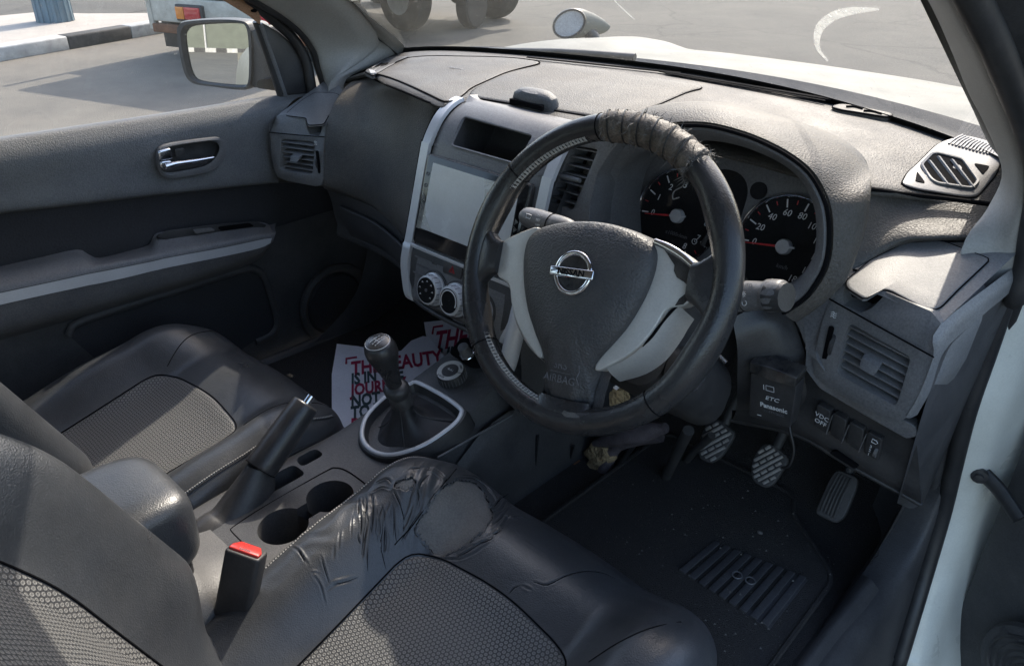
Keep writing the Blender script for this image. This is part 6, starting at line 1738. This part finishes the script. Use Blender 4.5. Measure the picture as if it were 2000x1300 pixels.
for pp in [[(150, 360), (160, 480), (155, 560)], [(180, 330), (192, 480), (170, 640), (160, 690)], [(215, 330), (225, 430), (215, 540)], [(240, 400), (262, 520), (250, 560)], [(285, 420), (290, 540), (285, 660)], [(335, 400), (345, 520), (355, 590)], [(400, 560), (440, 470), (470, 400), (510, 320)], [(380, 590), (430, 510), (480, 430)], [(395, 520), (425, 450), (445, 380)], [(470, 330), (495, 260), (540, 215)], [(600, 300), (630, 250), (690, 190)], [(560, 330), (600, 270), (640, 225)], [(470, 190), (540, 182), (600, 205), (632, 245)], [(520, 205), (570, 218), (612, 255)], [(400, 200), (470, 182), (540, 190)], [(330, 265), (300, 240), (240, 262)], [(320, 300), (270, 290), (215, 320)], [(340, 310), (360, 350), (385, 400)], [(445, 310), (430, 350), (425, 390)], [(470, 290), (480, 340), (470, 390)],
           [(900, 400), (930, 360), (980, 325)], [(905, 430), (950, 400), (992, 375)], [(890, 500), (940, 460), (1000, 395)], [(880, 540), (940, 510), (992, 440)], [(850, 565), (930, 535), (985, 470)], [(800, 600), (880, 580), (955, 500)], [(720, 690), (800, 650), (890, 590)], [(660, 690), (740, 655), (830, 595)], [(760, 625), (830, 600), (900, 555)], [(700, 238), (780, 240), (845, 278), (875, 325)], [(720, 222), (800, 232), (870, 280)], [(850, 268), (892, 330), (925, 385)], [(880, 290), (915, 345), (940, 390)], [(620, 690), (700, 690), (760, 665)],
           [(1120, 815), (1200, 832), (1300, 782), (1400, 758), (1500, 765), (1580, 800)], [(985, 880), (1012, 850), (1040, 838)], [(1060, 840), (1105, 860)], [(1060, 450), (1000, 455), (960, 440)]]:
    fold(pp, cpx, rg_.uniform(.0009, .0019), rg_.uniform(.0008, .0014))
for pp in [[(490, 850), (540, 890), (575, 940)], [(520, 855), (548, 900), (560, 930)], [(640, 890), (660, 960), (685, 1040)], [(600, 990), (640, 1050), (665, 1150)], [(690, 1042), (760, 1030), (830, 1005)], [(710, 850), (705, 910)], [(840, 640), (846, 740)], [(872, 600), (862, 760), (850, 890)], [(965, 760), (972, 830), (955, 890)], [(920, 690), (915, 780)], [(590, 980), (630, 985)], [(800, 700), (795, 800)], [(740, 770), (730, 860)], [(660, 1080), (720, 1040), (790, 1020)]]:
    fold(pp, cpl, rg_.uniform(.0009, .0018), rg_.uniform(.0008, .0014))
# fine folds fanning from the seam beside the big tear
for k in range(26):
    a = (rg_.uniform(120, 420), rg_.uniform(330, 620)); l = rg_.uniform(40, 150); t_ = rad(rg_.uniform(70, 110))
    fold([a, (a[0]+cos(t_)*l*.5+rg_.uniform(-8, 8), a[1]+sin(t_)*l*.5), (a[0]+cos(t_)*l, a[1]+sin(t_)*l)], cpx, rg_.uniform(.0005, .0011), rg_.uniform(.0007, .0012))
n_ = len(dcush.data.vertices)
co = np.empty(n_*3, np.float32); dcush.data.vertices.foreach_get('co', co); co = co.reshape(-1, 3)
P2 = co[:, :2].astype(np.float64)
dz = np.zeros(n_)
for poly, d, wd in folds:
    A_ = np.array([tuple(p) for p in crom([Vec((p.x, p.y, 0)) for p in poly], 3)])[:, :2]
    lo, hi = A_.min(0)-.008, A_.max(0)+.008
    ix = np.where((P2 > lo).all(1) & (P2 < hi).all(1))[0]
    if not len(ix): continue
    best = np.full(len(ix), 9.0); tt = np.zeros(len(ix)); sg_ = np.zeros(len(ix))
    for j in range(len(A_)-1):
        e = A_[j+1]-A_[j]; q = P2[ix]-A_[j]
        s = np.clip((q@e)/(e@e+1e-12), 0, 1)
        r_ = q-s[:, None]*e
        dd_ = np.hypot(r_[:, 0], r_[:, 1])
        m = dd_ < best
        best[m] = dd_[m]; tt[m] = ((j+s)/(len(A_)-1))[m]
        sg_[m] = np.sign(e[0]*q[:, 1]-e[1]*q[:, 0])[m]
    fade = np.sin(np.pi*np.clip(tt, .02, .98))**.6
    dz[ix] += fade*d*(-np.exp(-(best/wd)**2)+.75*np.exp(-((best-2.1*wd)/(1.3*wd))**2)*(1+.5*sg_))
def in_poly(P, ring):
    r = np.zeros(len(P), bool)
    n = len(ring)
    for i in range(n):
        a, b = ring[i-1], ring[i]
        c = ((b.y > P[:, 1]) != (a.y > P[:, 1])) & (P[:, 0] < (a.x-b.x)*(P[:, 1]-b.y)/((a.y-b.y) or 1e-12)+b.x)
        r ^= c
    return r
for ring in (tp_, t2p):
    dz[in_poly(P2, ring)] -= .0042
    A_ = np.array([(p.x, p.y) for p in ring])
    ix = np.where((P2 > A_.min(0)-.01).all(1) & (P2 < A_.max(0)+.01).all(1))[0]
    dmin = np.min(np.hypot(P2[ix, None, 0]-A_[None, :, 0], P2[ix, None, 1]-A_[None, :, 1]), 1)
    out_ = ~in_poly(P2[ix], ring)
    dz[ix] += np.where(out_, .0013*np.exp(-(dmin/.0045)**2), 0)
co[:, 2] += dz.astype(np.float32)
dcush.data.vertices.foreach_set('co', co.ravel()); dcush.data.update()
def tz(p, o): return Vec((p.x, p.y, dfz(p.x, p.y)+o))
for ring, c, lab in ((tp_, tc_, 'large bare patch where the leather has torn away'), (t2p, c2_, 'small hole torn in the leather')):
    bare = loops('bare_foam', [[tz(c.lerp(p, k), o) for p in ring] for k, o in ((1.02, -.0024), (.97, -.0020), (.93, -.0017), (.86, -.0013), (.78, -.001), (.68, -.0008), (.56, -.0006), (.42, -.0005), (.28, -.0005), (.12, -.0005))], 'foam', dseat, cap1=True)
    bare['label'] = lab
    # curled flaps of leather round the hole
    fv, ff = [], []
    n = len(ring)
    for k in range(0, n, 2):
        if rg_.random() < .45: continue
        p, q = ring[k], ring[(k+rg_.choice((2, 3))) % n]
        m = p.lerp(q, rg_.uniform(.3, .7)); inn = (c-m); inn.z = 0; inn.normalize()
        ln = rg_.uniform(.002, .0065)
        i0 = len(fv)
        fv += [tz(p-inn*.001, .0012), tz(q-inn*.001, .0012), tz(m+inn*ln*.5, .0024), tz(m+inn*ln, rg_.uniform(.0002, .0022))]
        ff += [(i0, i0+1, i0+2), (i0, i0+2, i0+3), (i0+1, i0+3, i0+2)]
    stuff(mesh('leather_flaps', fv, ff, 'leather', dseat, None))
# thin dark splits in the deepest folds and along the torn edge
for k, (poly, d, wd) in enumerate(folds):
    if k % 5 in (1, 3) or len(poly) < 3: continue
    q_ = [Vec((p.x, p.y, dfz(p.x, p.y)-.0001)) for p in poly]
    tube('leather_crease', q_, [.0002]+[rg_.uniform(.0004, .0008)]*(len(q_)-2)+[.0002], 'hole', dseat, res=5, sub=3)
for ring, c in ((tp_, tc_), (t2p, c2_)):
    n = len(ring); i = 0
    while i < n:
        m = rg_.randint(6, 13)
        seg = [tz(ring[j % n], rg_.uniform(-.0012, .0002)) for j in range(i, i+m)]
        tube('torn_edge', seg, [.0003]+[rg_.uniform(.0005, .0011) for _ in seg[1:-1]]+[.0003], 'hole', dseat, res=5, sub=2)
        i += m+rg_.randint(0, 3)
# seam running through the torn corner
tube('panel_seam', [D(*cpx(a, b), .0004) for a, b in ((345, 610), (375, 575), (430, 520), (500, 425), (560, 335), (610, 280), (650, 235), (690, 185))], .0009, 'hole', dseat, res=5)
# seam and stitched edge at the outboard front corner
tube('panel_seam', [D(1150, 1292), D(1195, 1262), D(1240, 1238), D(1285, 1222), D(1330, 1214)], .0010, 'hole', dseat, res=5)
# ---- seat belt buckle
bt_ = on(482, 1074, x=.128)
bdn = (on(462, 1178, x=.128)-bt_).normalized()
bx = Vec((.80, .50, 0)); bx = (bx-bdn*bx.dot(bdn)).normalized()
bfr = Fr(bt_, bx, bdn.cross(bx))
bfr.n = -bdn
bk = thing('seat_belt_buckle', 'black seat belt buckle with a red press button beside the driver seat', 'seat belt buckle', tuple(bt_+bdn*.1))
prism('buckle_housing', [bfr(a, b, -.10) for a, b in rrect(.050, .029, .006, 4)], bfr.n*.10, 'black', bk, .003)
prism('press_button', [bfr(a, b-.001, -.006) for a, b in ((-.0215, .0105), (.0215, .0105), (.0215, .001), (.0145, -.0105), (-.0145, -.0105), (-.0215, .001))], bfr.n*.0095, 'red', bk, .0018)
text('PRESS', Fr(bfr(0, .0052, .0037), bfr.x, bfr.y), .0062, 'grey_print', bk)
tube('buckle_stalk', [bfr(0, 0, -.09), bfr(0, 0, -.15), bfr(.0, -.01, -.24)], .011, 'black', bk, res=10)

# ================================================================== FLOOR: mats, paper, pedals
hm = thing('rubber_floor_mat', 'black driver floor mat with a ribbed heel pad', 'floor mat', (.5, .2, .42))
mo_ = rpoly([(.215, .50, .434), (.505, .50, .434), (.52, .455, .430), (.645, .36, .425), (.655, -.02, .424), (.20, -.02, .424)], .03, 4)
prism('mat_pad', mo_, (0, 0, .005), 'carpet', hm, .002)
tube('mat_edge', [p+Vec((0, 0, .005)) for p in mo_], .0045, 'carpet', hm, res=6, closed=True, sub=1)
c1, c2, c3, c4 = (on(1390, 1057, z=.432), on(1578, 1131, z=.432), on(1503, 1228, z=.432), on(1322, 1112, z=.432))
prism('heel_pad', [c1, c2, c3, c4], (0, 0, -.003), 'mat_rubber', hm)
for k in range(9):
    a, b = c1.lerp(c2, (k+.2)/9), c4.lerp(c3, (k+.2)/9)
    a2, b2 = c1.lerp(c2, (k+.82)/9), c4.lerp(c3, (k+.82)/9)
    prism('heel_rib', [a, a2, b2, b], (0, 0, .0045), 'mat_rubber', hm, .0012)
for dx, dy in ((0, 0), (.022, .004)):
    tube('mat_emblem', [on(1440, 1122, z=.438)+Vec((dx+.008*cos(a), dy+.008*sin(a), 0)) for a in [2*pi*j/12 for j in range(12)]], .0012, 'grey_print', hm, res=4, closed=True, sub=1)
# pedals
def pedal(name, lab, outline, y, n, m, arm_to, ribs):
    c = on(sum(p[0] for p in outline)/len(outline), sum(p[1] for p in outline)/len(outline), y=y)
    n = Vec(n).normalized()
    t = thing(name, lab, 'pedal', tuple(c))
    pts = rpoly([onp(u, v, c, n) for u, v in outline], .010, 4)
    prism('pedal_pad', pts, -n*.012, m, t, .003)
    f_ = Fr(c, (1, 0, 0), n.cross((1, 0, 0)))
    ribs(t, c, n)
    tube('pedal_arm', [c-n*.010, c+Vec((0, .05, .05)), c+Vec(arm_to)], .009, 'dark_metal', t, res=8)
    return t
def inside(poly, x, y):
    r = False
    for (a, b), (c, d) in zip(poly, poly[1:]+poly[:1]):
        if (b > y) != (d > y) and x < (c-a)*(y-b)/(d-b)+a: r = not r
    return r
def brick_ribs(outline):
    def f_(t, c, n):
        # bars running up to the right with short bricks between
        for k in range(-6, 7):
            segs = []
            for a in range(-5, 6):
                pass
            u0, v0 = 0, k*15.0
            long = (k % 2 == 0)
            cu = sum(p[0] for p in outline)/len(outline); cv = sum(p[1] for p in outline)/len(outline)
            dirv = Vec((.88, -.47, 0)); nrm = Vec((.47, .88, 0))
            step = 3.0
            run_ = []
            ins_l = []
            j = -60
            while j <= 60:
                p = Vec((cu, cv, 0))+dirv*j+nrm*(k*9.5)
                ctr = Vec((cu, cv, 0))
                q = ctr+(p-ctr)*1.14
                ins_l.append((j, inside(outline, q.x, q.y)))
                j += 2
            run_ = [a for a, b in ins_l if b]
            if len(run_) < 4: continue
            lo, hi = run_[0], run_[-1]
            parts_ = [(lo, hi)] if long else [(a, min(a+13, hi)) for a in range(int(lo), int(hi), 16) if min(a+13, hi)-a > 4]
            for a, b in parts_:
                q = [Vec((cu, cv, 0))+dirv*jj+nrm*(k*9.5+w_) for jj, w_ in ((a, -3.2), (b, -3.2), (b, 3.2), (a, 3.2))]
                prism('pedal_rib', [onp(z.x, z.y, c, n) for z in q], n*.0032, 'pedal_worn', t, .0008, 1)
    return f_
clo = [(1380, 822), (1404, 817), (1434, 842), (1434, 852), (1410, 890), (1388, 905), (1365, 895), (1361, 868)]
bro = [(1488, 868), (1505, 864), (1538, 890), (1538, 902), (1512, 944), (1495, 953), (1470, 940), (1465, 915), (1472, 890)]
pedal('clutch_pedal', 'clutch pedal with worn brick-pattern rubber, nearest the console', clo, .45, (-.02, -.8, .6), 'pedal', (0, .16, .17), brick_ribs(clo))
pedal('brake_pedal', 'brake pedal with worn brick-pattern rubber and a wire tied to it', bro, .45, (-.02, -.8, .6), 'pedal', (0, .16, .17), brick_ribs(bro))
aco = [(1634, 915), (1676, 932), (1672, 955), (1650, 1008), (1632, 1023), (1593, 1003), (1594, 992), (1618, 938)]
def acc_ribs(t, c, n):
    for k in range(5):
        s = (k+.5)/5
        a0, a1 = Vec((1636+30*s, 922+13*s, 0)), Vec((1600+32*s, 996+17*s, 0))
        q = []
        for z, w_ in ((a0, -2.2), (a0, 2.2), (a0.lerp(a1, .5)+Vec((-3, 0, 0)), 2.2), (a1, 2.2), (a1, -2.2), (a0.lerp(a1, .5)+Vec((-3, 0, 0)), -2.2)):
            q.append(onp(z.x+w_, z.y+w_*.45, c, n))
        prism('pedal_rib', q, n*.0022, 'pedal', t, .0006, 1)
pedal('accelerator_pedal', 'long ribbed accelerator pedal nearest the open door', aco, .45, (-.05, -.82, .55), 'pedal', (0.02, .12, .20), acc_ribs)
sw_ = on(1515, 880, y=.42)
# printed paper mats on the passenger's floor
def paper(name, lab, px, zf, lines, o_px, x_px, sz, gap, cond):
    pts = [zf(u, v) for u, v in px]
    c = sum(pts, Vec())/len(pts)
    t = thing(name, lab, 'paper floor mat', tuple(c))
    prism('sheet', pts, (0, 0, -.0008), 'paper', t)
    o = zf(*o_px); xd = zf(*x_px)-o
    n = (pts[1]-pts[0]).cross(pts[2]-pts[0]).normalized()
    if n.z < 0: n = -n
    f_ = Fr(o, xd, n.cross(xd))
    for k, (s, m) in enumerate(lines):
        text(s, Fr(f_(0, -gap*k, .0012), f_.x, f_.y), sz*(1.28 if k == 0 else 1), m, t, align='LEFT', sx=cond, name='print_line', bold=.0024)
    tube('print_bracket', [f_(-.012, .028, .0012), f_(-.012, .050, .0012), f_(.014, .050, .0012)], .003, 'paper_red', t, res=4, sub=1)
    return t, f_
fz1 = lambda u, v: onp(u, v, (-.43, .12, .432), Vec((.0, -.08, 1)).normalized())
paper('paper_floor_mat', 'white paper floor mat printed in crimson and dark capitals beside the gear lever', [(658, 671), (700, 676), (742, 684), (765, 690), (784, 684), (803, 665), (826, 656), (838, 658), (872, 700), (880, 760), (850, 900), (649, 900), (648, 780), (648, 730)], fz1, [('THE BEAUTY', 'paper_red'), ('IS IN THE', 'paper_dark'), ('JOURNEY', 'paper_red'), ('NOT ONLY', 'paper_dark'), ('TO THE', 'paper_dark'), ('DESTINATION', 'paper_red')], (686, 722), (752, 713), .064, .0435, .46)
fz2 = lambda u, v: onp(u, v, (-.36, .52, .47), Vec((.0, -.55, 1)).normalized())
paper('paper_floor_mat', 'second white paper mat standing up the footwell behind the gear lever', [(828, 629), (866, 625), (900, 622), (920, 660), (905, 740), (850, 735), (835, 700), (833, 660)], fz2, [('THE BEAUTY', 'paper_red'), ('IS IN THE', 'paper_dark'), ('JOURNEY', 'paper_red')], (850, 668), (892, 662), .066, .05, .58)
# hanging loom and torn insulation under the dash
lm_ = thing('wiring_loom', 'loose taped wires and torn tan insulation hanging under the dash', 'wiring', tuple(on(1170, 900, y=.30)))
def wire(px, r, m, y0, y1, name='wire', res=8):
    n_ = len(px)
    return tube(name, [on(u, v, y=y0+(y1-y0)*k/(n_-1)) for k, (u, v) in enumerate(px)], r, m, lm_, res=res)
pillow('insulation_pad', 0, 0, 0, .035, .012, .028, .8, 'insulation', lm_, 24, 14, lambda p: on(1172, 888, y=.34)+Vec((p.x+.35*p.z, p.y, p.z))+Vec((.003*math.sin(p.z*190), 0, .003*math.sin(p.x*230))))
wire([(1190, 880), (1168, 900), (1155, 915), (1135, 930), (1128, 950), (1120, 976)], [.016, .016, .016, .014, .008, .003], 'insulation', .34, .34, 'torn_insulation')
wire([(1290, 850), (1245, 858), (1205, 872), (1185, 905), (1165, 945), (1130, 985), (1098, 1030)], [.014, .013, .012, .013, .013, .012, .012], 'tape', .36, .32, 'taped_loom')
wire([(1300, 835), (1255, 845), (1210, 855), (1160, 866)], [.010, .020, .018, .006], 'tape', .33, .33, 'cable_cover')
wire([(1240, 865), (1215, 900), (1200, 925), (1180, 960), (1150, 990)], .006, 'wire', .36, .33)
wire([(1120, 870), (1112, 900), (1108, 930), (1100, 970)], .0035, 'wire', .30, .32)
wire([(1050, 850), (1046, 900), (1040, 960), (1038, 985)], .0028, 'wire', .2, .2)
prism('relay_box', rpoly([on(u, v, y=.31) for u, v in ((1100, 915), (1120, 905), (1135, 925), (1118, 938))], .004), (0, .02, 0), 'rust', lm_, .003)
lathe('relay_bolt', [(.006, 0), (.006, .004), (.003, .005), (.003, .01), (0, .011)], Fr(on(1119, 922, y=.306), (1, 0, 0), (0, .3, 1)), 'steel', lm_, 6)
prism('control_box', rpoly([on(u, v, y=.33) for u, v in ((1058, 935), (1100, 912), (1122, 945), (1110, 965), (1060, 985), (1048, 970))], .008), (0, .03, 0), 'black', lm_, .004)
wire([(1052, 940), (1050, 965), (1060, 983), (1085, 975), (1115, 955)], .002, 'tape', .325, .325)
pb_ = on(1200, 780, y=.20)
prism('tan_connector', rpoly([on(u, v, y=.20) for u, v in ((1188, 768), (1198, 758), (1214, 765), (1219, 790), (1190, 796))], .006), (0, .02, 0), 'insulation', lm_, .003)
prism('white_plug', rpoly([on(u, v, y=.195) for u, v in ((1196, 757), (1202, 752), (1208, 757), (1204, 762))], .002), (0, .01, 0), 'paper', lm_, .001)
wire([(1230, 750), (1245, 765), (1260, 760), (1280, 745)], .004, 'wire', .22, .25)
# long dark steering shaft and brackets
tube('steering_shaft', [on(1345, 840, y=.30), on(1310, 910, y=.36), on(1268, 998, y=.45)], .010, 'dark_metal', colm2, res=10)
tube('shaft_bracket', [on(1390, 850, y=.42), on(1340, 900, y=.45), on(1285, 995, y=.5)], .008, 'black', colm2, res=8)
# crumbs and grit on the floor
gv, gf_ = [], []
for k in range(260):
    u, v = random.uniform(1180, 1640), random.uniform(900, 1290)
    p = on(u, v, z=.4405)
    if not (.2 < p.x < .66 and -.05 < p.y < .48): continue
    r = random.choice((.0006, .0008, .001, .0012, .0022))
    i = len(gv)
    gv += [p+Vec((r, 0, 0)), p+Vec((-r*.6, r, 0)), p+Vec((-r*.5, -r, 0)), p+Vec((0, 0, r*1.1))]
    gf_ += [(i, i+1, i+3), (i+1, i+2, i+3), (i+2, i, i+3)]
g_ = stuff(mesh('floor_crumbs', gv, gf_, 'foam', None, None))
g_['label'] = 'pale crumbs and grit scattered over the driver floor'
pbp = on(1484, 1041, z=.441)
tag(pillow('small_stone', pbp.x, pbp.y, pbp.z+.002, .0052, .004, .003, 1, 'foam', None, 12, 8), 'single pale pebble lying on the driver floor mat', 'stone')

# things of one kind share a group
GROUPS = {'pedal': 'foot pedals in the driver footwell', 'paper floor mat': 'paper mats on the passenger floor', 'car seat': 'front seats of the car', 'car door': 'front doors of the car', 'kerb': 'black and white kerbs'}
for o in list(col.objects):
    c_ = o.get('category')
    if o.parent is None and c_ in GROUPS: o['group'] = GROUPS[c_]
